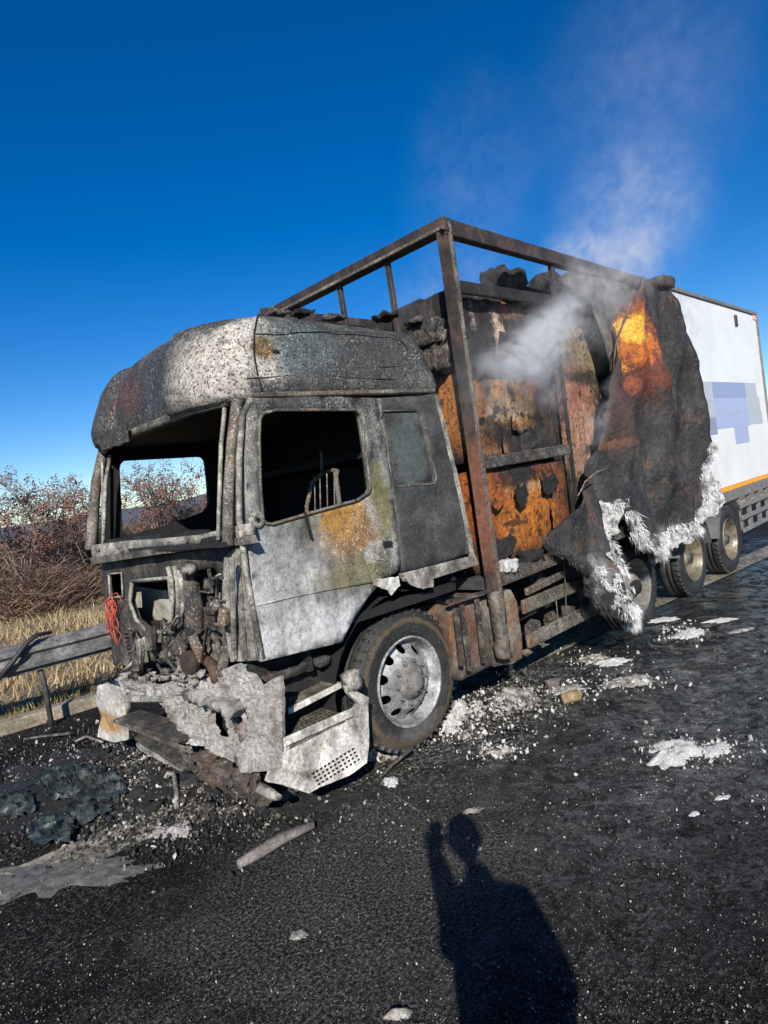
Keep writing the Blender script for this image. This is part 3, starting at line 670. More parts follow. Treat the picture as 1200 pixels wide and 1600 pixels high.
# pipes, conduit and brackets
for i, pts in enumerate((((262,886),(268,905),(270,930),(268,968),(262,975)), ((272,884),(277,910),(279,940),(277,972),(266,980)), ((280,890),(284,915),(286,945),(284,965)))):
    obj('coolant_pipe', MB().tube([PF(x, y, -1.93-.02*i) for x, y in pts], .017, 7), M_channel, TR, True)
mb = MB(); mb.tube([PF(296,880), PF(297,905)], .04, 12); mb.tube([PF(298,905,-1.92), PF(304,960,-1.92), PF(304,1000,-1.92)], [.05,.065,.06], 12); obj('filter_housing', mb, M_engine, TR, True)
mb = MB(); mb.lathe([(0,-.05),(.03,-.05),(.035,0),(.02,.0),(.02,.05)], Matrix.Translation(PF(293,890,-1.99)) @ Matrix.Rotation(math.radians(90), 4, 'Z'), 16); obj('filter_cap', mb, M_channel, TR, True)
random.seed(11)
mb0 = []
bay = [(200,985,260,1030),(255,975,300,1030),(300,960,360,1040),(325,900,350,960),(180,1000,230,1050),(230,1010,300,1060)]
for i in range(80):
    b = bay[i % len(bay)]; px = rnd(b[0], b[2]); py = rnd(b[1], b[3]); x = rnd(-2.0, -1.82); c = PF(px, py, x)
    mb = MB(); r = Euler((rnd(-.4,.4), rnd(-.4,.4), rnd(-.6,.6))).to_matrix().to_4x4(); r.translation = c
    t = i % 4
    if t == 0: mb.box((-.03,-.03,-rnd(.03,.1)),(.03,.03,rnd(.03,.1)), r, .006); nm = 'bracket'
    elif t == 1: mb.lathe([(0,-.03),(.02,-.03),(.02,-.02),(.035,-.02),(.035,-.01),(.028,.0),(.04,.01),(.04,.025),(0,.025)], r @ Matrix.Rotation(rnd(0,1.5),4,'X'), 14); nm = 'pulley'
    elif t == 2: mb.tube([c, c+Vector((rnd(-.1,.1),rnd(-.15,.15),rnd(-.1,.1))), c+Vector((rnd(-.1,.1),rnd(-.2,.2),rnd(-.25,-.05)))], rnd(.01,.02), 6); nm = 'hose_stub'
    else: mb.beam(c, c+Vector((rnd(-.05,.05),rnd(-.25,.25),rnd(-.2,.2))), .022, .010, ch=.003); nm = 'strut'
    mb.jitter(.006, 12, i)
    obj(nm, mb, [M_engine, M_engine, M_channel, M_frame, M_engine][i % 5], TR, t in (1, 2))
# round blower with a rusty duct
mb = MB(); R_ = Matrix.Translation(PF(305,1035,-1.98)) @ Matrix.Rotation(math.radians(88),4,'Z')
mb.lathe([(0,-.02),(.02,-.03),(.022,-.01),(.05,-.012),(.055,.0),(.075,-.004),(.085,.01),(.09,.03),(.088,.06),(.06,.08),(0,.08)], R_, 24)
mb.tube([PF(316,1028,-1.96), PF(328,1036,-1.96), PF(336,1050,-1.97), PF(338,1066,-1.98)], [.03,.036,.038,.034], 12); mb.jitter(.008, 20); obj('blower', mb, burnt('rusty_black_casting', [(.3,(.015,.012,.01)),(.55,(.05,.035,.028)),(.75,(.15,.09,.06))], 8, rust=.4, bs=.7), TR, True)
mb = MB(); mb.tube([PF(325,985,-1.9), PF(338,1000,-1.92), PF(344,1022,-1.93), PF(350,1042,-1.93)], .02, 8); mb.tube([PF(330,1000,-1.9), PF(326,1015,-1.9), PF(335,1030,-1.9)], .015, 8); obj('hose_loop', mb, M_engine, TR, True)
# spring strut on the far side
mb = MB(); pts = []
for i in range(90): t = i/90; a = t*2*math.pi*7; c = PF(203,1000,-1.9)+Vector((0,0,.09-t*.22)); pts.append(c+Vector((math.cos(a)*.035, math.sin(a)*.035, 0)))
mb.tube(pts, .008, 5); c = PF(203,985,-1.9); mb.tube([c, c-Vector((0,0,.35))], .018, 8); obj('spring_strut', mb, M_engine, TR, True)
# red wires
random.seed(5)
for i in range(16):
    a = PF(168+rnd(0,8), 934+rnd(-3,6), -1.93); b = PF(172+rnd(-6,16), 990+rnd(-12,22), -1.95)
    mid = [a.lerp(b, t)+Vector((rnd(-.03,.03), rnd(-.07,.07), rnd(-.03,.03))) for t in (.25,.5,.75)]
    obj('wire', MB().tube([a]+mid+[b], .0035, 4), M_wires, TR, True)
obj('wire', MB().tube([PF(170,932,-1.93), PF(182,926,-1.94), PF(190,938,-1.94), PF(180,945,-1.94)], .0035, 4), M_wires, TR, True)
# front cross member and bumper remains
M_bump = burnt('ash_felted_bumper', [(.28,(.08,.07,.06)),(.37,(.28,.25,.22)),(.48,(.58,.54,.49)),(.64,(.82,.8,.76))], 5, speck=[((.025,.02,.015),42,.6,.85,0),((.75,.73,.7),90,.6,.6,3)], bs=1., bd=.04, bsc=60, rough=(.9,1.))
lump = burnt('ash_topped_crossmember', [(.3,(.03,.028,.025)),(.5,(.1,.09,.08)),(.62,(.5,.48,.43)),(.75,(.72,.7,.65))], 5, bs=1.)
mb = MB(); pts = [PF(178,1066,-2.04), PF(230,1080,-2.04), PF(270,1082,-2.0), PF(320,1080,-1.95), PF(372,1080,-1.9), PF(410,1080,-1.82)]
mb.tube(pts, [.025,.028,.03,.03,.03,.03], 10); mb.jitter(.035, 13); obj('front_crossmember', mb, M_bump, TR, True)
mb = lumpbox((-1.84,.1,.70),(-1.6,2.35,.78), .05, .035, 9, 4, TM); obj('ash_bed', mb, M_char, TR, True)
mb = MB()
for i in range(40):
    c = PF(rnd(185,330), rnd(1052,1072), rnd(-2.05,-1.9)); s_ = rnd(.01,.035); mb.add(*(lambda L: (L.v, L.f))(lumpbox(c-Vector((s_,s_,s_*.5)), c+Vector((s_,s_,s_*.5)), .02, .02, 20, i)))
o = obj('ash_clots', mb, M_ash, TR, True); o['kind'] = 'stuff'
BP = (tw(-2.10, 2.5), tw(-1.84, -.02))
bul = lambda s_, z_: .05*noise.noise(Vector((s_*6, z_*6, 3)))+.025*noise.noise(Vector((s_*22, z_*22, 5)))+.012*noise.noise(Vector((s_*60, z_*60, 5)))
bp = sheet('bumper', [(250,1086),(262,1066),(285,1070),(312,1066),(334,1050),(356,1042),(380,1050),(398,1064),(404,1090),(400,1130),(396,1206),(372,1196),(340,1178),(318,1168),(292,1160),(276,1142),(262,1120)], BP, M_bump, TR, .06, .018, .012, 8,
    holes=[[(324,1118),(334,1106),(344,1114),(350,1128),(352,1150),(349,1160),(336,1152),(326,1136)],[(360,1122),(372,1120),(385,1128),(384,1150),(374,1166),(362,1160),(357,1140)]], rag=.012, seed=2, push=bul)
sheet('bumper_corner', [(400,1082),(412,1070),(425,1062),(438,1058),(441,1100),(441,1200),(420,1204),(394,1206),(392,1150),(398,1110)], (tw(-1.93,.25), tw(-1.80,-.06)), M_bump, bp, .03, .02, .008, 8, rag=.006, seed=4, push=lambda a, b: bul(a, b)*.25)
sheet('headlamp_cavity', [(310,1095),(392,1100),(392,1172),(315,1165)], (BP[0]+Vector((.16,0,0)), BP[1]+Vector((.16,0,0))), M_inside, bp, .02, .06, .01)
obj('bumper_top', lumpbox((-1.98,.15,.80),(-1.74,.8,.86), .025, .03, 12, 8, TM), M_ash, bp, True)
for k in range(5): c = hv(366+k*3, 1124+k*8, *BP)+Vector((.05,.03,0)); obj('lamp_fragment', lumpbox(c-Vector((.03,.03,.04)), c+Vector((.03,.03,.04)), .015, .02, 20, k), burnt('lamp_ash0', [(.3,(.05,.03,.03)),(.6,(.25,.2,.18)),(.8,(.5,.45,.42))], 12) if k == 0 else bpy.data.materials['lamp_ash0'], bp, True)
far = sheet('bumper_end', [(152,1072),(175,1068),(186,1072),(190,1110),(194,1158),(176,1160),(152,1152),(158,1120),(150,1090)], BP, burnt('stained_white_bumper', [(.3,(.3,.29,.26)),(.5,(.55,.53,.48)),(.7,(.74,.73,.69))], 4, spots=[(hv(176,1130,*BP),(.08,.3,.09),(.42,.24,.08),.4,.9)], bs=.6, bd=.01), TR, .04, .04, .012, 7, rag=.012)
sheet('bumper_flange', [(183,1070),(199,1078),(200,1108),(196,1120),(190,1118),(187,1090)], (BP[0]+Vector((.03,0,0)), BP[1]+Vector((.03,0,0))), M_channel, far, .02, .03, .006)
sheet('bumper_rim', [(184,1058),(200,1066),(225,1070),(262,1072),(275,1064),(280,1100),(262,1104),(238,1096),(210,1090),(192,1084)], (BP[0]+Vector((-.01,0,0)), BP[1]+Vector((-.01,0,0))), M_bump, TR, .05, .02, .012, 9, rag=.02, seed=11, push=bul)
# collapsed treads between the bumper halves
for q, (a, b, wd, dp, mm) in enumerate((((198,1118),(300,1150),.22,.03,M_engine), ((210,1090),(262,1088),.1,.04,M_channel), ((222,1148),(300,1196),.14,.03,M_engine), ((215,1165),(285,1200),.03,.05,M_channel), ((205,1135),(300,1172),.03,.04,M_frame))):
    mb = MB(); A = hv(*a, *BP); B = hv(*b, *BP); mb.beam(A, B, wd, dp, ch=.006); mb.jitter(.012, 12, q); obj('fallen_tread', mb, mm, TR)
M_under = burnt('rust_stained_ash',[(.3,(.03,.025,.02)),(.5,(.13,.105,.085)),(.7,(.42,.38,.33))],12,rust=.35,bs=1.,bd=.04)
for k, (px, py, r) in enumerate(((305,1190,.06),(325,1196,.08),(345,1208,.09),(365,1218,.09),(388,1226,.08),(402,1236,.06))):
    c = hv(px, py, *BP); obj('hanging_ash_clump', lumpbox(c-Vector((r*.6,r,r*.9)), c+Vector((r*.6,r,r*.9)), .022, .05, 13, k+20), M_under, TR, True)
mb = MB(); mb.tube([hv(398,1228,*BP)+Vector((.0,-.05,0)), hv(425,1242,*BP)+Vector((.0,-.06,0))], [.04,.025], 10); mb.jitter(.03,16); obj('melted_nozzle', mb, M_channel, TR, True)
# ---- step box in front of the wheel
sb_p = (tw(-1.86,-.07), tw(-1.2,-.10))
box = sheet('step_box', [(444,1165),(470,1160),(500,1148),(548,1120),(560,1100),(545,1084),(540,1072),(576,1090),(577,1165),(573,1192),(545,1212),(500,1230),(484,1240),(440,1226),(418,1222),(425,1205),(441,1200)], sb_p, M_step, TR, .04, .035, .006, 7, rag=.004)
# holes punched in the lower tread
mb = MB()
for i in range(11):
    for j in range(4):
        px = 488+i*6.2+j*3; py = 1216-i*3.8+j*5.5-8
        c = hv(px, py, *sb_p); mb.lathe([(0,0),(.009,0)], Matrix.Translation(c+Vector((0,-.008,0))) @ Matrix.Diagonal((1.3,1,.8,1)), 8)
obj('tread_hole', mb, M_inside, box)['kind'] = 'stuff'
def tread(name, px, zt, y_in, mat, th=.03, holes=True):
    # a horizontal tread: outer edge surveyed on the step plane, running inwards
    A = hv(*px[0], *sb_p); B = hv(*px[1], *sb_p); inn = (tw(0,1)-tw(0,0))*y_in
    mb = MB(); mb.add([A, B, B+inn+Vector((0,0,.0)), A+inn, A-Vector((0,0,th)), B-Vector((0,0,th)), B+inn-Vector((0,0,th)), A+inn-Vector((0,0,th))], [(0,1,2,3),(4,7,6,5),(0,4,5,1),(1,5,6,2),(2,6,7,3),(3,7,4,0)])
    t = obj(name, mb, mat, TR)
    if holes:
        mh = MB(); n = 13
        for i in range(n):
            for j in range(6):
                p = A.lerp(B, (i+.5+.3*(j % 2))/(n+.5))+inn*((j+.6)/6.6)+Vector((0,0,.003)); d = (B-A).normalized()
                mh.add([p-d*.016, p-d*.004-inn.normalized()*.011, p+d*.014, p+inn.normalized()*.011], [(0,1,2,3)])
        o = obj('grip_hole', mh, M_inside, t); o['kind'] = 'stuff'
    return t
M_tread = burnt('sooty_tread', [(.3,(.03,.027,.02)),(.5,(.12,.1,.075)),(.7,(.36,.33,.26))], 9, rust=.4, bs=.8)
tread('step_tread', ((442,1168),(545,1118)), 0, .30, M_tread)
mb = MB(); mb.beam(hv(441,1160,*sb_p)-Vector((0,.01,0)), hv(550,1112,*sb_p)-Vector((0,.01,0)), .02, .055, ch=.006); obj('step_edge', mb, M_step, TR)
sb_p2 = sb_p; sb_p = (tw(-1.86,.08), tw(-1.2,.05))
tread('step_tread', ((450,1108),(533,1066)), 0, .24, M_tread, holes=False)
mb = MB(); mb.beam(hv(450,1112,*sb_p), hv(533,1070,*sb_p), .02, .04, ch=.005); obj('step_edge', mb, M_step, TR)
sb_p = sb_p2
obj('step_ledge', lumpbox((-1.70,.12,.90),(-1.22,.36,.95), .04, .03, 9, 6, TM), M_engine, TR, True)
obj('step_backing', lumpbox((-1.76,.22,.3),(-1.2,.34,1.08), .08, .03, 6, 3, TM), M_char, TR, True)
mb = lumpbox(hv(552,1062,*sb_p)-Vector((.05,.02,.07)), hv(552,1062,*sb_p)+Vector((.05,.06,.05)), .025, .03, 14, 2); obj('melted_flap', mb, M_channel, TR, True)
# ---- chassis
mb = MB()
for y in (.75, 1.55): mb.beam(tw(-1.7,y,.85), tw(3.9,y,.85), .09, .26)
for x in (-1.5,-.7,.4,1.3,2.2,2.9): mb.beam(tw(x,.75,.85), tw(x,1.55,.85), .08, .2)
obj('chassis_frame', mb, M_char, TR)
obj('engine_block', lumpbox((-1.35,.7,.5),(-.1,1.7,1.15), .12, .03, 5, 9, TM), M_char, TR, True)
mb = MB(); mb.tube([tw(-.56,.1,.5), tw(-.56,2.3,.5)], .06, 10); obj('front_axle', mb, M_char, TR, True)
mb = MB(); mb.tube([tw(2.98,.1,.5), tw(2.98,2.3,.5)], .08, 10); obj('drive_axle', mb, M_char, TR, True)
# wheel arch liner
mb = MB(); vs = []; fs = []
for i in range(17):
    t = math.radians(-5+190*i/16); vs += [tw(-.60+.68*math.cos(t), .06, .6+.64*math.sin(t)), tw(-.60+.68*math.cos(t), .62, .6+.64*math.sin(t))]
for i in range(16): fs.append((2*i, 2*i+1, 2*i+3, 2*i+2))
mb.add(vs, fs); obj('wheel_arch', mb, M_inside, TR, True)
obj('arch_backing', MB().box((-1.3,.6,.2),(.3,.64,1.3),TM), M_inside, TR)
# ---- wheels
def wheel(parent, M, kind, tyre_m, rim_m, hub_m, R=.5, flat=0.0, lean=0.0):
    s_ = R/.5
    prof = [(.300,.02),(.305,.005),(.325,-.008),(.36,-.018),(.40,-.022),(.44,-.016),(.462,-.004),(.480,.012),(.492,.03),(.5,.06),(.5,.10),(.49,.103),(.49,.112),(.5,.115),(.5,.16),(.49,.163),(.49,.172),(.5,.175),(.5,.24),(.48,.275),(.40,.3),(.30,.28)]
    mb = MB(); mb.lathe([(r*s_, a) for r, a in prof], M, 64)
    n = 44
    for k in range(n):      # shoulder lugs
        t = 2*math.pi*k/n
        q = M @ Matrix.Rotation(-t, 4, 'Y')
        mb.box((.458*s_, .004, -.011), (.5005*s_, .055, .011), q)
    cz = M.translation.z
    for v in mb.v:
        if v.z < .02: v.z = .02-(.02-v.z)*.05
        if flat and v.z < cz-.2: v.z = cz-.2+(v.z-(cz-.2))*(1-flat)
    ty = obj('tyre', mb, tyre_m, parent, True)
    rim = MB()
    if kind == 'front':
        rim.lathe([(r*s_, a) for r, a in [(.300,.03),(.306,.0),(.312,-.014),(.306,-.022),(.296,-.016),(.290,.0),(.284,.03),(.272,.06),(.262,.07)]], M, 64)
        disc = lambda r: .075 if r > .25 else (.075-(.25-r)/.07*.085 if r > .18 else -.01)
        rh, rc, nh = .030, .222, 10
    else:
        rim.lathe([(r*s_, a) for r, a in [(.300,.03),(.306,.0),(.312,-.012),(.306,-.02),(.296,-.012),(.290,.01),(.280,.03),(.268,.06),(.262,.12),(.255,.15),(.250,.17)]], M, 64)
        disc = lambda r: .165 if r > .14 else .15
        rh, rc, nh = .022, .205, 10
    r1 = obj('rim', rim, rim_m, parent, True)
    outer = [(.262*math.cos(2*math.pi*k/48), .262*math.sin(2*math.pi*k/48)) for k in range(48)]
    hl = []
    for k in range(nh):
        t = 2*math.pi*(k+.5)/nh; c = (rc*math.cos(t), rc*math.sin(t))
        hl.append([(c[0]+rh*(math.cos(a)*math.cos(t)-1.15*math.sin(a)*math.sin(t)), c[1]+rh*(math.cos(a)*math.sin(t)+1.15*math.sin(a)*math.cos(t))) for a in [2*math.pi*j/14 for j in range(14)]])
    vs, fs = mesh2d(outer, hl, .035)
    A = [M @ Vector((x*s_, disc(math.hypot(x, y)), y*s_)) for x, y in vs]; B = [M @ Vector((x*s_, disc(math.hypot(x, y))+.012, y*s_)) for x, y in vs]
    N_ = len(A); d = MB(); d.add(A+B, fs+[tuple(i+N_ for i in reversed(f)) for f in fs]); obj('wheel_disc', d, rim_m, r1, True)
    hb = MB()
    if kind == 'front':
        hb.lathe([(r*s_, a) for r, a in [(.125,.0),(.125,-.022),(.105,-.03),(.10,-.05),(.07,-.058),(.055,-.085),(.03,-.092),(0,-.092)]], M, 32); zn = -.02; rn = .145
    elif kind == 'drive':
        hb.lathe([(r*s_, a) for r, a in [(.14,.155),(.14,.06),(.13,.03),(.11,.02),(.10,.0),(.05,-.01),(0,-.01)]], M, 32); zn = .13; rn = .165
    else:
        hb.lathe([(r*s_, a) for r, a in [(.10,.155),(.10,.07),(.09,.05),(.05,.045),(0,.045)]], M, 32); zn = .14; rn = .15
    obj('hub', hb, hub_m, r1, True)
    for k in range(10):
        t = 2*math.pi*k/10; q = M @ Matrix.Translation((rn*s_*math.cos(t), zn, rn*s_*math.sin(t)))
        nb = MB(); nb.lathe([(0,-.022),(.011,-.022),(.013,-.018),(.014,.012)], q, 6); obj('wheel_nut', nb, hub_m, r1)
    if kind == 'front':
        for k in range(10):
            t = 2*math.pi*(k+.3)/10; q = M @ Matrix.Translation((.088*math.cos(t), -.052, .088*math.sin(t))); nb = MB(); nb.lathe([(0,-.01),(.008,-.01),(.009,.01)], q, 6); obj('hub_bolt', nb, hub_m, r1)
    return r1
RYT = Matrix.Rotation(math.radians(-3), 4, 'Z')
def WMx(x, y, z, lean=0, steer=0): return Matrix.Translation(tw(x, y, z)) @ RYT @ Matrix.Rotation(math.radians(steer), 4, 'Z') @ Matrix.Rotation(math.radians(lean), 4, 'X')
def wheel_part(parent, M, kind, tm, rm, hm, R=.5, flat=0.):
    return wheel(parent, M, kind, tm, rm, hm, R, flat)
wheel_part(TR, WMx(-.55,.12,.56,0,2), 'front', M_tyre, M_rim, M_hub, .535, .08)
wheel_part(TR, WMx(-.70,2.33,.5) @ Matrix.Rotation(math.pi,4,'Z'), 'front', M_tyre2, M_rim, M_hub)
wheel_part(TR, WMx(3.02,.14,.5), 'drive', M_tyre2, M_hub, M_hub)
wheel_part(TR, WMx(3.02,2.4,.5) @ Matrix.Rotation(math.pi,4,'Z'), 'drive', M_tyre2, M_hub, M_hub)
# ---- tank, battery box and side rails between the axles
mb = lumpbox((-.12,.02,.44),(.42,.5,1.02), .06, .014, 6, 11, TM)
M_tank = burnt('rust_drip_tank', [(.3,(.03,.025,.02)),(.45,(.09,.075,.06)),(.6,(.22,.2,.16)),(.75,(.4,.37,.3))], 3.5, spots=[(hy(790,960,.05),(.16,.3,.3),(.3,.28,.22),.4,.8),(hy(735,985,.05),(.16,.3,.3),(.15,.06,.04),.4,.8)], rust=.7, bs=.8, bd=.015)
tk = obj('fuel_tank', mb, M_tank, TR, True)
sheet('tank_shield', [(782,918),(798,922),(808,942),(816,1000),(815,1028),(800,1035),(772,1042),(764,960),(768,925)], (tw(-.1,-.01), tw(.5,-.01)), M_tank, tk, .02, .04, .01, 6)
mb = MB()
for a, b in (((712,950),(722,1040)), ((722,945),(735,1048)), ((745,935),(756,1035))): mb.beam(hy(*a,.04), hy(*b,.04), .03, .03)
mb.beam(hy(700,940,.03), hy(762,925,.03), .04, .02); mb.jitter(.01, 9); obj('tank_strap', mb, M_engine, tk)
for a, b, h in (((816,950),(905,912),.12), ((824,1003),(935,948),.12), ((822,925),(885,895),.07)):
    mb = MB(); A = hy(*a,.06); B = hy(*b,.06); mb.beam(A, B, .04, h, ch=.01); mb.jitter(.012, 7, a[0]); obj('side_rail', mb, M_frame, TR)
random.seed(3)
for px, py in ((832,980),(860,968),(890,955),(850,925),(880,915),(905,930),(840,905)):
    c = hy(px, py, rnd(.12,.3)); mb = MB(); r = Euler((rnd(-.3,.3),rnd(-.3,.3),rnd(-.3,.3))).to_matrix().to_4x4(); r.translation = c
    mb.box((-.07,-.05,-.05),(.07,.05,.05), r, .01); mb.jitter(.02, 12, px); obj('valve_block', mb, M_engine, TR)
for px, py, py2 in ((880,860,960),(868,930,985),(905,925,962)): obj('hanging_wire', MB().tube([hy(px,py,.02), hy(px+3,(py+py2)/2,.02), hy(px+5,py2,.03)], .004, 4), M_frame, TR)
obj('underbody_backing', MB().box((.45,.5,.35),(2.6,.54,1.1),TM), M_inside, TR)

# ------------------------------------------------------------------ box trailer
TL = thing('box_trailer', 'white box trailer whose burnt front half is open down to its rusty frame', 'trailer')
def fr(name, a, b, wd, h, mat=M_rail, up=(0,0,1), jit=.004):
    mb = MB(); a = Vector(a); b = Vector(b); n = max(1, int((b-a).length/.3))
    for i in range(1): mb.beam(a, b, wd, h, up, .006)
    mb.jitter(jit, 5); return obj(name, mb, mat, TL)
# front post as a pressed hat section (three long flanges), bent a little
def post():
    pts = [Vector((0,0,4.0)), Vector((0.0,0,3.0)), Vector((.005,0,2.0)), Vector((0,-.005,1.0))]
    for i, (dx, dy, wx, wy, mm) in enumerate(((0,0,.05,.07,M_rail),(-.045,.012,.035,.03,M_rail),(.052,-.01,.035,.045,M_rail),(.02,-.045,.02,.02,M_frame))):
        mb = MB(); vs = []; fs = []
        n = 24
        for k in range(n+1):
            z = 3.98-2.98*k/n; bend = .012*noise.noise(Vector((0,0,z*1.3)))
            for sx, sy in ((-1,-1),(1,-1),(1,1),(-1,1)): vs.append(Vector((dx+bend+sx*wx/2, dy+sy*wy/2, z)))
        for k in range(n):
            for q in range(4): fs.append((k*4+q, k*4+(q+1)%4, (k+1)*4+(q+1)%4, (k+1)*4+q))
        fs += [(0,1,2,3),(n*4+3,n*4+2,n*4+1,n*4)]
        mb.add(vs, fs); yield mb, mm
root_post = None
for mb, mm in post():
    if root_post is None: root_post = obj('front_post', mb, mm, TL)
    else: obj('post_flange', mb, mm, root_post)
# charred lower end of the post hanging over the tank
mb = lumpbox((-.05,-.05,.5),(.05,.04,1.05), .03, .022, 11, 3); obj('post_foot', mb, M_tank, root_post, True)
fr('top_rail', (0,-.05,3.955), (0,2.53,3.955), .10, .11)
fr('top_rail', (-.03,0,3.945), (3.0,-.0,3.945), .08, .13)
fr('top_rail', (3.0,0,3.945), (4.2,0,3.94), .09, .14, jit=.015)
fr('rail_flange', (-.06,-.05,3.92), (-.05,2.53,3.92), .02, .03, M_frame)
fr('front_post', (0,2.5,4.0), (0,2.5,1.0), .08, .08, up=(1,0,0))
for y in (.64, 1.27, 1.95): fr('front_stud', (0.01,y,4.0), (0.01,y-.01,3.3 if y > .7 else 3.2), .05, .04, up=(1,0,0))
fr('side_stud', (1.62,0,4.0), (1.66,.03,3.5), .05, .05, up=(1,0,0))
fr('side_stud', (1.66,.06,3.3), (1.60,.06,1.25), .03, .04, M_char, up=(1,0,0))
fr('top_rail', (0,2.5,4.02), (8.4,2.5,4.0), .08, .1)
# deck and lower side rail
fr('deck_rail', (-.02,.02,1.13), (3.0,.02,1.16), .08, .12, M_engine, jit=.02)
obj('deck', MB().box((0,.06,1.06),(8.35,2.5,1.16)), M_chassis_d, TL)
mb = MB()
for y in (.85, 1.6): mb.beam((.4,y,.9), (8.3,y,.9), .1, .28)
obj('trailer_frame', mb, M_chassis_d, TL)
# white box: side, far side, roof, rear
sd = MB(); sd.box((4.55,-.0,1.28),(8.36,.05,3.97)); white = obj('side_wall', sd, M_white, TL)
obj('roof_sheet', MB().box((4.0,.02,3.975),(8.36,2.5,4.0)), M_white, TL)
obj('rear_wall', MB().box((8.3,.06,1.25),(8.36,2.5,3.97)), M_white, TL)
obj('far_wall', MB().box((3.2,2.46,1.2),(8.3,2.5,3.97)), M_grp, TL)
obj('bulkhead', lumpbox((4.6,.08,1.2),(4.7,2.45,3.95), .2, .02, 3), M_char, TL)
mb = MB(); mb.beam((4.4,-.012,4.0),(8.40,-.012,3.985), .03, .05, ch=.004); obj('roof_trim', mb, M_chassis, TL)
mb = MB(); mb.beam((8.37,-.005,3.96),(8.37,-.005,1.2), .05, .03, up=(1,0,0)); obj('rear_corner_trim', mb, M_chassis, TL)
obj('corner_marker', MB().box((8.2,-.012,3.88),(8.36,-.004,3.96)), plain('peach_marker', (.75,.42,.3)), TL)
p_ = hy(1150, 501, -.01); obj('side_vent', MB().box((p_.x-.06,-.02,p_.z-.09),(p_.x+.06,-.002,p_.z+.09), ch=.006), M_chassis_d, TL)
# flat print on the wall: pale blue and grey blocks
def block(px0, py0, px1, py1, mat, d=.003):
    a = hy(px0, py0, 0); b = hy(px1, py1, 0); x0, x1 = a.x, b.x
    return obj('print_block', MB().box((x0,-d,b.z),(x1,-.0005,a.z)), mat, white)
zz = lambda px, py: hy(px, py, 0).z
for x0, x1, z0, z1, mm in ((5.0,5.75,2.52,2.80,M_gprint),(5.0,5.75,2.30,2.515,M_gprint),(5.35,5.75,2.05,2.295,M_dprint),(5.755,6.55,2.57,2.80,M_blue),(6.555,7.3,2.57,2.80,M_blue),(5.755,6.55,2.33,2.565,M_blue2),(6.555,7.3,2.33,2.565,M_blue2),(5.755,7.3,2.12,2.325,M_blue2),(6.5,7.2,1.86,2.115,M_blue2),(7.305,7.9,2.57,2.80,M_gprint),(7.305,8.0,2.33,2.565,M_gprint),(7.305,8.05,2.13,2.325,M_gprint)):
    obj('print_block', MB().box((x0,-.004,z0),(x1,-.0008,z1)), mm, white)
obj('reflective_strip', MB().box((4.7,-.008,1.215),(8.36,.04,1.275)), M_orange, TL)
obj('lower_side_rail', MB().box((4.6,-.004,1.06),(8.36,.06,1.213), ch=.006), M_chassis, TL)
# rear underride frame: grid of members below the deck
for x in (6.45, 6.95, 7.45, 7.95, 8.3): obj('guard_post', MB().box((x-.04,.03,.55),(x+.04,.08,1.06)), M_chassis, TL)
for z in (.55, .74, .92): obj('guard_rail', MB().box((6.4,-.0,z-.035),(8.34,.028,z+.035), ch=.008), M_chassis, TL)
obj('mudflap', MB().box((6.34,.04,.3),(6.38,.6,.95)), M_black, TL)
for cx_ in (4.45, 5.95):
    mb = MB(); vs = []; fs = []
    for i in range(15):
        t = math.radians(8+164*i/14)
        for rr in (.57, .59): vs += [Vector((cx_+rr*math.cos(t), .02, .52+rr*math.sin(t))), Vector((cx_+rr*math.cos(t), .6, .52+rr*math.sin(t)))]
    for i in range(14):
        b = i*4; fs += [(b,b+1,b+5,b+4),(b+2,b+6,b+7,b+3),(b,b+4,b+6,b+2),(b+1,b+3,b+7,b+5)]
    mb.add(vs, fs); obj('mudguard', mb, M_chassis_d, TL, True)
    for k in (-1,): 
        wheel(TL, Matrix.Translation((cx_, .08, .5)), 'trailer', M_tyre2, M_rimg, M_rimg)
        wheel(TL, Matrix.Translation((cx_, 2.42, .5)) @ Matrix.Rotation(math.pi,4,'Z'), 'trailer', M_tyre2, M_rimg, M_rimg)
    mb = MB(); mb.tube([(cx_,.1,.5),(cx_,2.4,.5)], .07, 10); obj('axle', mb, M_chassis_d, TL, True)
# ---- the charred wall skin peeled away from the frame
def push_b(s, z):
    f = .10*math.sin(s*5.2+z*.9)+.05*math.sin(s*11-z*2.3)+.03*math.sin(z*6+s*3)
    lowl = max(0, min(1, (2.3-s)/.8))*max(0, min(1, (1.7-z)/.8))
    top = max(0, min(1, (z-3.0)/.9))
    r = .022*(1-2*abs(noise.noise(Vector((s*2.2+z*.8, z*1.3-s*.5, 4)))))+.012*(1-2*abs(noise.noise(Vector((s*5-z*2, z*4, 9)))))
    return f*(1-.6*top)+.12*lowl-.07+r
BPL = (Vector((0,-.16,0)), Vector((1,-.16,0)))
blk = [(1003,430),(1030,436),(1049,441),(1056,462),(1068,490),(1078,540),(1090,600),(1108,665),(1110,690),(1104,740),(1113,772),(1108,800),(1085,824),(1050,850),(1033,866),(1012,858),(1000,840),(990,810),(977,800),(968,838),(958,862),(956,882),(966,920),(985,950),(992,972),(965,972),(935,958),(912,925),(905,890),(890,872),(876,858),(872,838),(885,806),(900,782),(922,758),(945,735),(955,700),(950,650),(956,590),(962,560),(972,520),(985,480),(998,450)]
skin = sheet('burnt_wall_skin', blk, BPL, M_blanket, TL, .02, .055, .018, 5, push=push_b, rag=.02, seed=6, smooth=True)
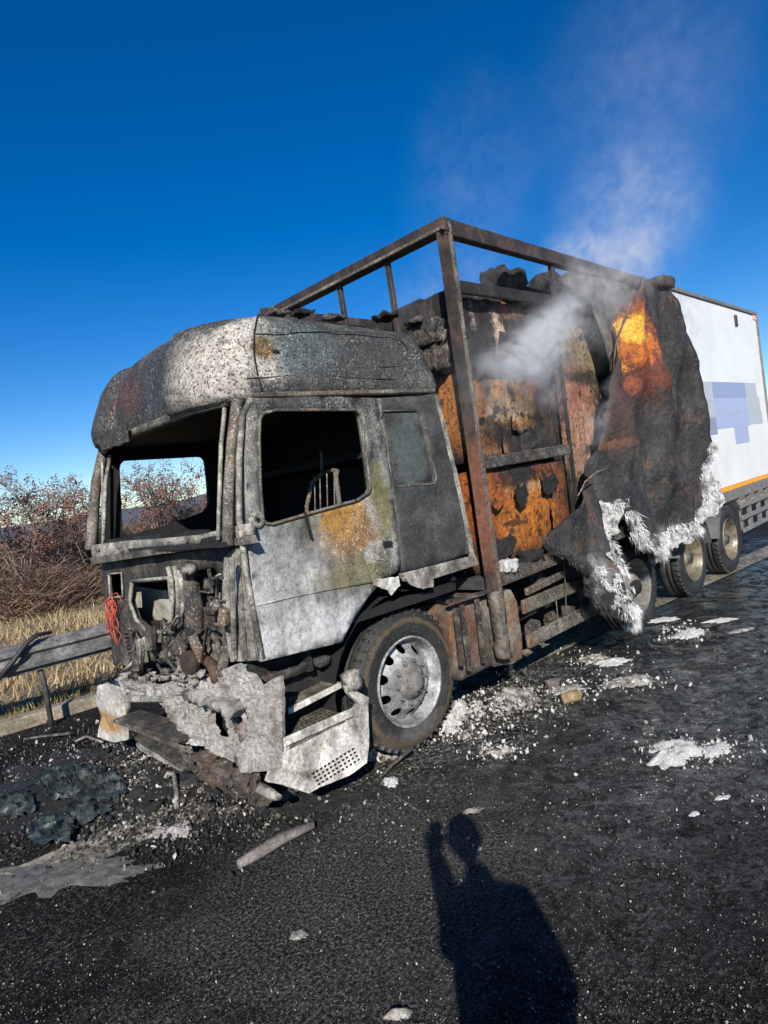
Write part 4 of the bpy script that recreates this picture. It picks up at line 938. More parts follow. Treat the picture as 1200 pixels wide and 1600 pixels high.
# sheet part still stretched over the top, pale lining behind the smoke
sheet('torn_lining', [(868,436),(900,430),(960,436),(1003,446),(990,480),(975,520),(966,560),(955,580),(940,520),(925,470),(895,455)], TSIDE(-.02), M_grp, TL, .012, .06, .03, 3, rag=.02)
random.seed(21)
def edge_roots(px, n, jit=.03, y=-.2):
    out = []; P = [hy(a, b, y) for a, b in px]
    L = [(P[i+1]-P[i]).length for i in range(len(P)-1)]; T = sum(L)
    for _ in range(n):
        t = rnd(0, T); i = 0
        while i < len(L)-1 and t > L[i]: t -= L[i]; i += 1
        p = P[i].lerp(P[i+1], t/L[i]); p = p+Vector((rnd(-jit,jit), rnd(-.05,.05), rnd(-jit,jit))); p.y += -push_b(p.x, p.z)
        out.append(p)
    return out
mb = MB()
dn = lambda r: Vector((rnd(-.5,.8)+.5*noise.noise(r*6), rnd(-.6,.1), rnd(-1.3,-.2))).normalized()
def clump(R, th, sc=9): return [r for r in R if noise.noise(r*sc)+.5*noise.noise(r*sc*3) > th]
ED = [(1110,690),(1106,742),(1114,772),(1108,800),(1085,824),(1050,850),(1033,866),(1012,858),(1000,840),(990,812),(982,800)]
strands(mb, clump(edge_roots(ED, 8000, .04), -.12), dn, .02, .075, .0022)
strands(mb, clump(edge_roots([(1108,800),(1085,820),(1050,842),(1030,855),(1008,846),(995,822)], 6000, .08), -.05), dn, .02, .065, .0025)
strands(mb, clump(edge_roots(ED, 2500, .03), .1), dn, .07, .14, .002)
strands(mb, clump(edge_roots([(940,948),(960,962),(985,972),(992,974)], 6000, .05), -.1), dn, .03, .09, .0025)
o = obj('white_fibre_fringe', mb, M_fibre, skin); o['kind'] = 'stuff'
mb = MB()
anyd = lambda r: Vector((rnd(-.6,.6), rnd(-.7,-.1), rnd(-1.1,.1))).normalized()
strands(mb, clump(edge_roots([(974,785),(966,830),(950,850),(936,870),(950,890),(925,900),(918,890)], 11000, .07, -.19), .27), anyd, .015, .05, .0022)
strands(mb, clump(edge_roots([(915,905),(930,930),(960,930)], 5000, .10, -.19), .38), anyd, .015, .05, .0022)
o = obj('fibre_tuft', mb, M_fibre, skin); o['kind'] = 'stuff'
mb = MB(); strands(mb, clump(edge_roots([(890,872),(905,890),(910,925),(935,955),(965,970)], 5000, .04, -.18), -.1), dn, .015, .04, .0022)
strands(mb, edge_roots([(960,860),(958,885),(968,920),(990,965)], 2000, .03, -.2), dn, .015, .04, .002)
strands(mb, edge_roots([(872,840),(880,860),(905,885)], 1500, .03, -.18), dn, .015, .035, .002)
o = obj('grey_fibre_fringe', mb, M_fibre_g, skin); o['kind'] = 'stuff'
sheet('frayed_white_edge', [(1106,700),(1112,742),(1121,772),(1114,808),(1090,832),(1056,858),(1035,882),(1016,874),(1000,856),(985,822),(978,796),(990,806),(1002,828),(1022,838),(1050,826),(1078,806),(1094,790),(1100,765),(1100,735)], (Vector((0,-.13,0)), Vector((1,-.13,0))), M_fray, skin, .015, .02, .035, 12, rag=.08, seed=8, push=push_b)
sheet('frayed_white_edge', [(962,780),(976,788),(975,830),(962,858),(948,880),(936,884),(930,868),(945,846),(958,825)], (Vector((0,-.19,0)), Vector((1,-.19,0))), M_fray, skin, .015, .02, .035, 12, rag=.05, seed=9, push=push_b)
sheet('frayed_white_edge', [(962,944),(980,950),(992,974),(975,974),(958,968)], (Vector((0,-.19,0)), Vector((1,-.19,0))), M_fray, skin, .015, .02, .035, 12, rag=.05, seed=10, push=push_b)
# bright torn rim
mb = MB(); mb.tube([hy(903,775,-.24), hy(915,752,-.26), hy(932,738,-.28), hy(950,731,-.27)], [.004,.010,.010,.004], 6); obj('folded_rim', mb, M_frame, skin, True)
mb = MB(); mb.tube([hy(958,575,-.16), hy(962,540,-.17), hy(975,500,-.16), hy(990,470,-.12)], [.006,.010,.010,.008], 6); obj('skin_edge', mb, M_grp, skin, True)
mb = lumpbox((4.05,-.14,3.93),(4.42,.06,4.06), .04, .025, 9, 5); obj('crumpled_cap', mb, M_rail, skin, True)

# ------------------------------------------------------------------ burnt cargo (each stack its own thing)
def stack(label, lo, hi, mat, amp=.035, seed=0, res=.07):
    o = obj('charred_cargo_stack', lumpbox(lo, hi, res, amp, 3.2, seed), mat, None, True)
    return tag(o, label, 'cargo', 'burnt cargo in the trailer')
stack('rusty orange scorched cargo block on the deck behind the front post', (.10,.12,1.17), (1.56,1.2,2.02), M_c_lo, .016, 1)
stack('smoking cargo block with tan patch, middle tier behind the front post', (.12,.16,2.10), (1.56,1.2,2.86), M_c_mid, .028, 2)
stack('sooty top tier cargo block with pale flame-shaped streak behind the front post', (.22,.18,2.93), (1.6,1.25,3.55), M_c_up, .05, 3)
stack('tan and pinkish cargo wall behind the smoke, left of the peeled skin', (1.72,.26,1.2), (3.9,1.2,3.72), M_c_r, .018, 4)
stack('blackened low cargo block deep on the far side of the trailer', (.12,1.3,1.17), (1.6,2.35,2.4), M_char, .05, 5, .12)
stack('blackened high cargo heap on the far side, just above the cab roof', (.14,1.3,2.42), (1.6,2.35,3.45), M_char, .07, 6, .09)
stack('dark cargo heap deep behind the tan cargo wall', (1.75,1.3,1.2), (4.4,2.35,3.5), M_char, .05, 7, .15)
for i, (px, py, a) in enumerate(((790,440,.17),(820,470,.2),(860,450,.22),(745,480,.14),(900,445,.2))):
    c = hy(px, py, .35); o = obj('charred_scrap', lumpbox(c-Vector((a,.12,a*1.1)), c+Vector((a,.14,a*.5)), .05, .06, 6, i), M_c_up, None, True)
    tag(o, ['ragged black scrap peaked highest on the burnt cargo','ragged scrap beside the highest peak of the burnt cargo','scrap heap under the short roof stud on the burnt cargo','lowest ragged scrap right beside the front post','sooty scrap under the top rail where smoke rises'][i], 'scrap')
for i in range(3):
    z = (2.08, 2.9, 3.52)[i]; mb = MB(); mb.beam((.06,.08,z), (1.62,.08,z+.03), .04, .10, ch=.01); mb.jitter(.02, 5, i); tag(obj('charred_plank', mb, M_char if i else M_engine), ['scorched load board between the orange and middle cargo tiers','scorched load board under the top cargo tier','scorched load board high behind the front post'][i], 'board')
# scrap between cab rear and post, near the top
for i, (px, py) in enumerate(((668,520),(684,540),(676,562),(695,520))):
    c = hy(px, py, .3); o = obj('charred_bundle', lumpbox(c-Vector((.09,.12,.1)), c+Vector((.1,.12,.08)), .035, .05, 11, i+4), M_engine, None, True); tag(o, ['topmost','second','third','rightmost'][i]+' burnt bundle wedged between cab roof and front post', 'scrap')
random.seed(77)
st_ = [o for o in bpy.data.objects if o.name.startswith('charred_cargo_stack')][:4]
for i in range(12):
    o = st_[(0,0,1,0,2,3,1,0,3)[i % 9]]; zb = {0:(1.2,2.0),1:(2.12,2.8),2:(2.95,3.5),3:(1.4,3.6)}[st_.index(o)]; xb = (.15,1.5) if o is not st_[3] else (1.8,3.1)
    x = rnd(*xb); z = rnd(*zb); y = .06 if o is st_[0] else (.10 if o is not st_[3] else .2)
    w_, h_ = rnd(.08,.28), rnd(.06,.2); pts = [(x-w_,z-h_*.6),(x-w_*.3,z-h_),(x+w_*.5,z-h_*.7),(x+w_,z),(x+w_*.6,z+h_*.8),(x-w_*.2,z+h_*.5),(x-w_*.9,z+h_)]
    k = rnd(-.5,.5); sheet('flap', pts, (Vector((0,y,0)), Vector((1,y,0))), (o.data.materials[0], M_char, o.data.materials[0])[i % 3], o, .008, .035, .02, 9, rag=.05, seed=i, raw=True, push=lambda a, b, k=k, z=z, x=x: .01+.15*max(0, b-z)**1.2+k*.15*(a-x)**2)
# foam clot on the deck edge
tag(obj('foam_clot', lumpbox(hy(795,885,-.02)-Vector((.07,.04,.04)), hy(795,885,-.02)+Vector((.08,.05,.05)), .02, .03, 16, 1), M_foam, None, True), 'white foam clot on the deck edge right of the front post', 'foam')
tag(obj('charred_lump', lumpbox(hy(825,870,.04)-Vector((.1,.06,.05)), hy(830,870,.04)+Vector((.12,.05,.05)), .03, .04, 12, 2), M_char, None, True), 'black charred lump on the deck edge right of the foam clot', 'scrap')
# ------------------------------------------------------------------ guard rail
GB = 3.30
gr = thing('guard_rail', 'sooty steel guard rail of two corrugated beams beside the kerb', 'guard rail', Matrix.Translation(rp(-4, GB)))
prof = [(0,.155),(-.012,.15),(-.015,.13),(-.075,.10),(-.08,.055),(-.03,.02),(-.03,-.02),(-.08,-.055),(-.075,-.10),(-.015,-.13),(-.012,-.15),(0,-.155)]
for zc in (.80,):
    for seg in range(4):
        a0 = -10+seg*4.3; mb = MB(); vs = []; fs = []; n = 14; k = len(prof)
        for i in range(n+1):
            a = a0+4.36*i/n
            for q in range(k):
                p = rp(a, GB+prof[q][0]+.012*noise.noise(Vector((a*.8,0,seg)))+.004*(seg % 2), zc+prof[q][1]*1.02+.02*noise.noise(Vector((a*.5,0,9)))); vs.append(p)
        for i in range(n):
            for q in range(k-1): fs.append((i*k+q, (i+1)*k+q, (i+1)*k+q+1, i*k+q+1))
        mb.add(vs, fs); obj('rail_beam', mb, M_galv, gr, False)
for a in (-9, -6.9, -4.8, -2.55, -.55, 1.6, 3.7, 5.8):
    mb = MB(); mb.tube([rp(a,GB+.07,-.1), rp(a,GB+.07,.5), rp(a-.03,GB+.05,.7)], .028, 8); obj('rail_post', mb, M_chassis_d, gr, True)
# black strap flung over the rail
mb = MB(); P = [hz(0,1062,.55), None]
def gp(px, py, b): # point on a plane parallel to the rail
    p0 = rp(0, b); p1 = rp(1, b); return hv(px, py, p0, p1)
mb.tube([gp(-4,1062,GB-.13), gp(20,1034,GB-.125), gp(42,1004,GB-.11), gp(58,992,GB-.09), gp(80,988,GB-.02)], [.028,.028,.028,.024,.016], 8)
tag(obj('fallen_cable', mb, M_black, None, True), 'thick black cable hanging over the guard rail at the left edge', 'cable')

# ------------------------------------------------------------------ dry field: straw, brush and shrubs
def fan(mb, P, H, lean, wd):
    for i in range(len(P)):
        p = P[i]; a = rnd(0, 2*math.pi); l = lean*rnd(.2, 1.2); h = H*rnd(.45, 1.15); s_ = Vector((math.cos(a+1.5), math.sin(a+1.5), 0))*wd*rnd(.6,1.4)
        t = p+Vector((math.cos(a)*l*h, math.sin(a)*l*h, h)); m_ = p.lerp(t, .5)+Vector((0,0,h*.12))
        b = len(mb.v); mb.v += [p-s_, p+s_, m_+s_*.7, m_-s_*.7, t]; mb.f += [(b,b+1,b+2,b+3),(b+3,b+2,b+4)]
def vary(name, stops, sc=1.4):
    N = NT(name); c = N.ramp(N.noise(sc, 5, .75), stops); c = N.mix(.6, c, N.ramp(N.noise(25, 2, .6), [(.3,.35),(.7,1.4)]), 'MULTIPLY'); return N.finish(c, .95)
M_straw = vary('dry_straw', [(.3,(.26,.18,.085)),(.5,(.45,.34,.18)),(.7,(.58,.47,.28))])
M_brush = vary('brown_brush', [(.3,(.09,.055,.035)),(.5,(.2,.125,.085)),(.72,(.3,.22,.13))], .9)
M_brush_g = vary('olive_brush', [(.3,(.09,.08,.03)),(.5,(.2,.18,.07)),(.72,(.34,.28,.12))], .9)
M_twig = vary('grey_twig', [(.3,(.09,.075,.065)),(.6,(.25,.2,.17))])
M_sumac = vary('reddish_dead_leaf', [(.3,(.08,.035,.022)),(.5,(.19,.085,.055)),(.7,(.30,.17,.11))], 3)
random.seed(9)
def gz(p): return .10+.05*noise.noise(p*.8)
mb = MB(); P = []
def rslope(bb): return max(0, (bb-KB-1.5))*.035
for i in range(90000):
    t = rnd(0, 1)**1.35; b = KB+.35+t*30; a = rnd(-9, 16)-0 + t*rnd(-2, 22); p = rp(a, b, .08); p.z = .09
    if noise.noise(p*.5)+rnd(-.5,.5) < -.25: continue
    P.append(p)
fan(mb, P, .22, 1.5, .007); o = obj('straw_grass', mb, M_straw); tag(o, 'matted dry straw grass behind the kerb', 'grass', kind='stuff')
mb = MB(); P = [rp(rnd(-9,12), KB+.2+abs(random.gauss(0,.25)), .08) for _ in range(5000)]; fan(mb, P, .14, .8, .005)
tag(obj('kerb_weeds', mb, M_brush_g), 'short olive weeds along the kerb', 'weeds', kind='stuff')
def polar(px, dist, z=.05):
    d = ray(px, 820); d = Vector((d.x, d.y, 0)).normalized(); return Vector((CAM.x+d.x*dist, CAM.y+d.y*dist, z))
def bush(label, px, dist, R, H, mat, n, group='dry bushes behind the guard rail', leaf=False):
    dist *= 1.55; R *= 1.5; H = 1.95+(H-2.05)*.9; c = polar(px, dist); mb = MB()
    for i in range(n):
        r = R*math.sqrt(rnd(0,1)); a = rnd(0, 2*math.pi); base = c+Vector((math.cos(a)*r, math.sin(a)*r, 0)); hh = H*(1-.45*(r/R)**2)*(1+.35*noise.noise(base*1.1))
        z0 = rnd(0, .8)*hh; d = Vector((rnd(-1,1), rnd(-1,1), rnd(.1,1.4))).normalized(); L = rnd(.25,.8)
        p = base+Vector((0,0,z0)); q = p+d*L; q2 = q+Vector((rnd(-1,1),rnd(-1,1),rnd(-.8,.4)))*L*.5; s_ = d.orthogonal().normalized()*rnd(.004,.012)
        b = len(mb.v); mb.v += [p-s_, p+s_, q+s_*.8, q-s_*.8, q2]; mb.f += [(b,b+1,b+2,b+3),(b+3,b+2,b+4)]
    t = thing('dry_bush', label, 'bush', Matrix.Translation(c), group)
    obj('brush', mb, mat, t)
    st = MB()
    for i in range(14):
        a = rnd(0,6.28); r = R*rnd(.1,.6); st.tube([c+Vector((math.cos(a)*r*.3, math.sin(a)*r*.3, 0)), c+Vector((math.cos(a)*r, math.sin(a)*r, H*.6)), c+Vector((math.cos(a)*r*1.5, math.sin(a)*r*1.5, H*.95))], [.015,.01,.004], 4)
    obj('stem', st, M_twig, t)
bl = [('tall brown bush at the left edge of the photo behind the rail', -5, 15, 1.6, 2.15, M_brush, 7000),
      ('grey-brown tangled bush left of the olive one, behind the rail', 45, 16.5, 1.5, 2.0, M_brush, 7000),
      ('low brown bush directly beside the lorry nose, far back', 95, 18, 1.7, 2.1, M_brush, 6500),
      ('olive yellowish bush touching the windscreen pillar', 135, 19, 1.5, 2.3, M_brush_g, 5000),
      ('brown bush seen low left through the empty windscreen', 205, 17, 1.7, 2.25, M_brush, 7000),
      ('rust-brown bush seen in the middle of the windscreen opening', 262, 16, 1.6, 2.5, M_brush, 7000),
      ('reddish bush seen at the right of the windscreen opening', 318, 17, 1.6, 2.4, M_brush, 6000),
      ('near dark bush in the shade at the foot of the left scrub', 20, 12.2, 1.2, 1.3, M_brush, 5000),
      ('low far bush behind the olive one', 165, 24, 2.2, 2.3, M_brush_g, 4500)]
for l in bl: bush(*l)
def shrub(label, px, dist, H, R, n, seed):
    dist *= 1.6; R *= 1.45; H = 2.0+(H-2.0)*1.25; random.seed(seed); c = polar(px, dist); t = thing('sumac_shrub', label, 'shrub', Matrix.Translation(c), 'shrubs with dead red leaf clusters')
    for i in range(n):
        a = rnd(0, 6.28); r = R*rnd(.4, 1.1); h = H*rnd(.7, 1.03); pts = []
        for k in range(9):
            s_ = k/8; pts.append(c+Vector((math.cos(a)*r*s_**1.4, math.sin(a)*r*s_**1.4, h*math.sin(s_*1.9)/math.sin(1.57)))+noise.noise_vector(Vector((i,k*.5,seed)))*.12)
        obj('branch', MB().tube(pts, [.028*(1-k/10) for k in range(9)], 5), M_twig, t, True)
        lf = MB(); tw_ = MB()
        for k in range(3, 9):
            for q in range(5):
                b0 = pts[k]; e = b0+Vector((rnd(-1,1), rnd(-1,1), rnd(-.3,.9))).normalized()*rnd(.2,.7); tw_.tube([b0, b0.lerp(e,.5)+Vector((0,0,.03)), e], [.008,.006,.004], 4)
                if rnd(0,1) < .38:
                    for u in range(24):
                        p = e+Vector((random.gauss(0,.085), random.gauss(0,.085), random.gauss(-.03,.1))); d1 = Vector((rnd(-1,1),rnd(-1,1),rnd(-1,.4))).normalized()*rnd(.04,.10); d2 = d1.orthogonal().normalized()*rnd(.02,.04)
                        lf.add([p, p+d1*.5+d2, p+d1, p+d1*.5-d2], [(0,1,2,3)])
        obj('twigs', tw_, M_twig, t)['kind'] = 'stuff'; obj('leaf_cluster', lf, M_sumac, t)['kind'] = 'stuff'
shrub('arching shrub with rust-red leaf clusters at the left edge', 15, 12.5, 2.75, 1.2, 9, 1)
shrub('widest arching red-leaved shrub left of the lorry, standing highest', 75, 13.5, 3.3, 1.7, 11, 2)
shrub('red-leaved shrub close to the windscreen pillar', 122, 15, 2.6, 1.2, 8, 3)
shrub('tall red-leaved shrub seen through the empty windscreen', 248, 14, 3.2, 1.3, 11, 4)
shrub('smaller red-leaved shrub at the right side of the windscreen opening', 300, 15, 2.9, 1.2, 9, 5)
random.seed(31)
# leaning dead canes
for i, px in enumerate((30, 60, 100, 112, 128)):
    c = polar(px, 19+i*.6); mb = MB(); mb.tube([c, c+Vector((.2,-.1,.8)), c+Vector((rnd(-.5,.5),rnd(-.4,.4),1.6)), c+Vector((rnd(-1,.6),rnd(-.8,.4),2.0))], [.016,.012,.008,.003], 5)
    tag(obj('dead_cane', mb, M_twig, None, True), ['pale dead cane leaning at the far left of the scrub','pale cane second from the left in the scrub','pale cane in the middle of the scrub','pale bent cane left of the olive bush','pale cane crossing the olive bush'][i], 'cane')

# ------------------------------------------------------------------ things on the road
random.seed(17)
def blob(name, label, cat, px, py, rx, ry, h, mat, seed, group=None, n=26, rot=None, rough=1.):
    """a flat irregular heap lying on the asphalt"""
    c = hz(px, py, .0); ex = hz(px+rx, py-rx*.12, 0)-c; ey = hz(px, py-ry, 0)-c
    mb = MB(); vs = []; fs = []; m_ = 12
    vs.append(c+Vector((0,0,h)))
    for k in range(1, m_+1):
        for i in range(n*2):
            t = math.pi*i/n; rr = k/m_
            w_ = .9+.36*noise.noise(Vector((math.cos(t)*1.4, math.sin(t)*1.4, seed*5.1)))+.4*noise.noise(Vector((math.cos(t)*4, math.sin(t)*5, seed*3.1)))+.34*noise.noise(Vector((math.cos(t)*13, math.sin(t)*14, seed)))*rough
            p = c+ex*(math.cos(t)*rr*w_)+ey*(math.sin(t)*rr*w_)
            z = h*max(0, 1-rr**2.2)*(.75+.7*noise.noise(p*9+Vector((seed,0,0)))+.4*noise.noise(p*28)*rough)
            p.z = .003 + (z if k < m_ else -.002); vs.append(p)
    q = n*2
    for i in range(q): fs.append((0, 1+i, 1+(i+1) % q))
    for k in range(m_-1):
        for i in range(q): a = 1+k*q+i; b = 1+k*q+(i+1) % q; fs.append((a, a+q, b+q, b))
    mb.add(vs, fs); o = obj(name, mb, mat, None, True); return tag(o, label, cat, group)
def shard(mb, p, s_):
    r = Euler((rnd(0,6),rnd(0,6),rnd(0,6))).to_matrix(); q = [r @ Vector((rnd(.5,1)*s_*x, rnd(.4,1)*s_*y, rnd(.15,.5)*s_*z)) for x, y, z in ((1,0,0),(-1,0,0),(0,1,0),(0,-1,0),(0,0,1),(0,0,-1))]
    lo = min(v.z for v in q); mb.add([p+v+Vector((0,0,-lo*rnd(.3,1)+.003)) for v in q], [(0,2,4),(2,1,4),(1,3,4),(3,0,4),(2,0,5),(1,2,5),(3,1,5),(0,3,5)])
FC = MB()
G = 'foam patches on the wet asphalt'
for i, (a) in enumerate([
    ('big bright white foam patch alone on the asphalt at the right', 1055, 1176, 52, 20, .05, M_foam),
    ('thin white tail right beside the big foam patch', 1120, 1172, 28, 11, .02, M_foam),
    ('bright foam patch near the drive wheel', 1076, 990, 26, 8, .04, M_foam),
    ('long thin foam streak just right of the charred skin tip', 1035, 969, 30, 4, .02, M_foam),
    ('short foam streak at the far right beyond the trailer wheels', 1125, 970, 24, 4, .02, M_foam),
    ('faint foam streak nearest the last trailer wheel', 1160, 985, 20, 3, .01, M_wetfoam),
    ('foam patch in the middle of the wet road, left one of two', 925, 1030, 24, 7, .03, M_wetfoam),
    ('foam patch in the middle of the wet road, right one of two', 955, 1036, 28, 6, .03, M_foam),
    ('wide dirty foam raft right of the fuel tank', 985, 1065, 44, 9, .03, M_wetfoam),
    ('narrow foam raft below the side rails', 885, 1078, 28, 8, .03, M_wetfoam),
    ('small foam dab below the big foam patch', 1128, 1247, 14, 4, .01, M_foam),
    ('small foam dab lowest on the right', 1084, 1272, 9, 4, .01, M_foam),
    ('pale smear on the road left of centre near the bottom', 465, 1462, 16, 7, .01, M_wetfoam),
    ('pale curled scrap at the bottom edge of the photo', 622, 1588, 20, 7, .03, M_wetfoam),
    ('small pale foam dab beside the shadow head', 738, 1267, 16, 5, .015, M_wetfoam),
    ('foam dab right of the front wheel, farther out', 785, 1174, 24, 5, .02, M_wetfoam),
    ('crusty foam heap touching the back of the front wheel', 718, 1112, 16, 14, .09, M_foam),
    ('second crusty foam heap by the back of the front wheel', 705, 1135, 17, 12, .08, M_foam),
    ('foam and ash bank behind the front wheel', 800, 1095, 46, 18, .09, M_wetfoam),
    ('thin foam bank at the end of the ash bank', 745, 1108, 14, 12, .06, M_foam),
    ('foam crust under the front wheel', 615, 1165, 34, 20, .06, M_wetfoam),
    ('small white foam lump in front of the wheel', 612, 1222, 13, 8, .04, M_foam),
    ('foam lump at the lower corner of the step box', 583, 1183, 12, 9, .06, M_foam),
    ('yellowish wet foam lump right of the wheel', 727, 1148, 14, 6, .04, M_wetfoam),
    ]): blob('foam_patch', a[0], 'foam', *a[1:6], a[6], i+1, G)
for i in range(900):      # froth crumbs round the patches
    q = [(1055,1176,60,26),(1076,990,40,14),(925,1030,60,12),(985,1065,70,14),(885,1078,60,14),(785,1174,50,14),(1120,1172,50,16)][i % 7]; mb = FC; p = hz(q[0]+random.gauss(0,.6)*q[2], q[1]+random.gauss(0,.6)*q[3], 0)
    shard(mb, p, abs(random.gauss(.004,.01))+.003)
# ash and burnt rubble
blob('ash_heap', 'low pale ash heap below the bumper', 'ash', 268, 1300, 36, 14, .03, M_bump, 41)
blob('tarmac_patch', 'worn grey paint patch at the left edge of the road', 'patch', 80, 1372, 150, 26, .004, M_patch, 44)
blob('rubble_bed', 'black burnt rubble bed under the nose of the lorry', 'rubble', 300, 1215, 170, 40, .10, M_char, 43)
blob('rubble_bed', 'black burnt rubble spread left of the bumper', 'rubble', 130, 1225, 150, 55, .04, M_char, 46)
blob('rubble_bed', 'black rubble strip in front of the step box', 'rubble', 480, 1255, 120, 18, .03, M_char, 47)
mbs = [MB() for _ in range(4)]
mats = [M_char, M_rub, M_wetfoam, M_foam]
for i in range(17000):
    px = random.gauss(230, 150); py = random.gauss(1228, 48)
    if px < -60 or px > 640 or py < 1120 or py > 1420: continue
    p = hz(px, py, 0); p.z = .10*max(0, 1-abs(px-300)/220)*max(0, 1-abs(py-1210)/60)
    shard(mbs[random.choices((0,1,2,3), (6,5,1.2,.35))[0]], p, abs(random.gauss(.004,.009))+.003)
for i in range(1500):
    px = random.gauss(745, 75); py = 1115+random.gauss(0, 26)+(745-px)*.13
    p = hz(px, py, 0); p.z = .05*max(0, 1-abs(px-790)/80); shard(mbs[random.choices((0,1,2,3), (2,3,3,3))[0]], p, abs(random.gauss(.006,.012))+.003)
for i in range(30000):
    px = rnd(-20, 1220); py = rnd(1180, 1640); p = hz(px, py, 0)
    if noise.noise(p*1.6)+rnd(-.5,.5) < -.1: continue
    shard(mbs[random.choices((0,1,2,3), (2,6,2,.5))[0]], p, abs(random.gauss(.0,.0026))+.001)
for i in range(1400):
    px = rnd(560, 1200); py = rnd(1000, 1330); p = hz(px, py, 0); shard(mbs[random.choices((0,1,2,3), (2,3,3,2))[0]], p, abs(random.gauss(.002,.005))+.002)
for mb_, mt, nm, lb in zip(mbs, mats, ('char_rubble','metal_rubble','ash_flakes','white_flakes'), ('black charred crumbs strewn over the road','small sooty metal scraps strewn over the road','pale ash flakes strewn over the road','white foam flecks strewn over the road')):
    tag(obj(nm, mb_, mt), lb, 'debris', kind='stuff')
tag(obj('foam_crumbs', FC, M_foam), 'white froth crumbs around the foam patches', 'foam', kind='stuff')
# individually visible wreckage
def wreck(name, label, cat, pts, r, mat, n=8, jit=.004):
    mb = MB(); mb.tube([hz(x, y, z) for x, y, z in pts], r, n); mb.jitter(jit, 14, len(label)); return tag(obj(name, mb, mat, None, True), label, cat)
wreck('burnt_tube', 'grey burnt tube lying on the asphalt in front of the lorry', 'tube', ((372,1352,.04),(400,1335,.042),(440,1312,.045),(488,1290,.045)), [.020,.034,.036,.03], M_tubeend, 12, .022)
wreck('crank_rod', 'grey rod with a knob end beside the front wheel', 'rod', ((592,1216,.02),(612,1196,.05),(634,1176,.10),(640,1168,.13)), [.011,.013,.016,.028], M_engine)
wreck('bent_bar', 'flat dark bar lying left of the bumper', 'bar', ((38,1155,.02),(70,1150,.03),(110,1146,.05)), .014, M_engine)
wreck('bent_bar', 'thin pale bar stuck out under the nose', 'bar', ((205,1195,.05),(235,1180,.08),(258,1180,.10)), .014, M_channel)
wreck('hooked_pipe', 'pale hooked pipe standing in the rubble below the bumper', 'pipe', ((276,1262,.02),(276,1235,.06),(272,1210,.13),(262,1208,.13),(258,1216,.1)), .016, M_channel)
wreck('wire_loop', 'thin black wire loop under the bumper', 'wire', ((318,1200,.08),(322,1190,.12),(334,1187,.13),(344,1192,.11),(336,1204,.08),(322,1202,.07)), .004, M_black, 5)
wreck('fallen_wire', 'thin dark wire rising from the rubble by the green plastic', 'wire', ((190,1250,.01),(196,1235,.05),(192,1218,.1)), .006, M_black, 5)
wreck('thin_strip', 'thin reddish strip leading from the rod to the shadow', 'strip', ((592,1228,.006),(625,1248,.006),(655,1268,.006)), .006, M_engine, 5, .002)
wreck('charred_stick', 'short pale stick behind the front wheel in the ash', 'stick', ((752,1120,.02),(790,1118,.03),(838,1096,.03)), .010, M_channel)
wreck('burnt_can', 'small scorched can in the foam right of the ash bank', 'can', ((878,1092,.05),(905,1086,.05)), .045, burnt('scorched_can', [(.3,(.12,.08,.04)),(.55,(.4,.3,.16)),(.75,(.6,.52,.38))], 8), 12, .008)
wreck('metal_post_scrap', 'red-ended connector bundle left of the bumper', 'scrap', ((118,1160,.03),(135,1150,.05),(160,1160,.04)), .012, M_tubeend, 5, .02)
for i, (x, y) in enumerate(((105,1165),(122,1148),(130,1146),(138,1146),(146,1148))): wreck('connector_pin', ['leftmost','second','middle','fourth','rightmost'][i]+' prong of the fallen connector left of the bumper', 'prong', ((x,y,.02),(x+1,y-10,.07)), .007, M_engine, 5, .001)
tag(obj('scrap_block', lumpbox(hz(865,1068,.03)-Vector((.06,.05,.03)), hz(865,1068,.03)+Vector((.07,.05,.04)), .03, .02, 12, 4), M_tubeend, None, True), 'brown scrap block among the foam in the wet road', 'scrap')
# scattered bigger rubble pieces
rub = [(250,1215,.07),(300,1228,.06),(345,1235,.07),(390,1240,.05),(215,1240,.06),(170,1240,.05),(240,1262,.05),(330,1262,.05),(160,1180,.05),(205,1205,.06),(120,1215,.05),(365,1262,.04),(410,1262,.04),(450,1245,.045)]
names = ['under the left half of the bumper','below the middle of the bumper','below the headlamp hole','under the melted nozzle','left of the hooked pipe','beside the green plastic','below the hooked pipe','below the wire loop','left behind the bumper end','under the fallen treads','behind the green plastic','below the nozzle, farther out','between nozzle and step box','in front of the step box']
for i, ((x, y, s_), nm) in enumerate(zip(rub, names)):
    c = hz(x, y, s_*.6); tag(obj('rubble_piece', lumpbox(c-Vector((s_,s_*.8,s_*.6)), c+Vector((s_,s_*.8,s_*.6)), .028, .04, 13, i), (M_char, M_engine)[i % 2], None, True), 'jagged burnt chunk '+nm, 'rubble')
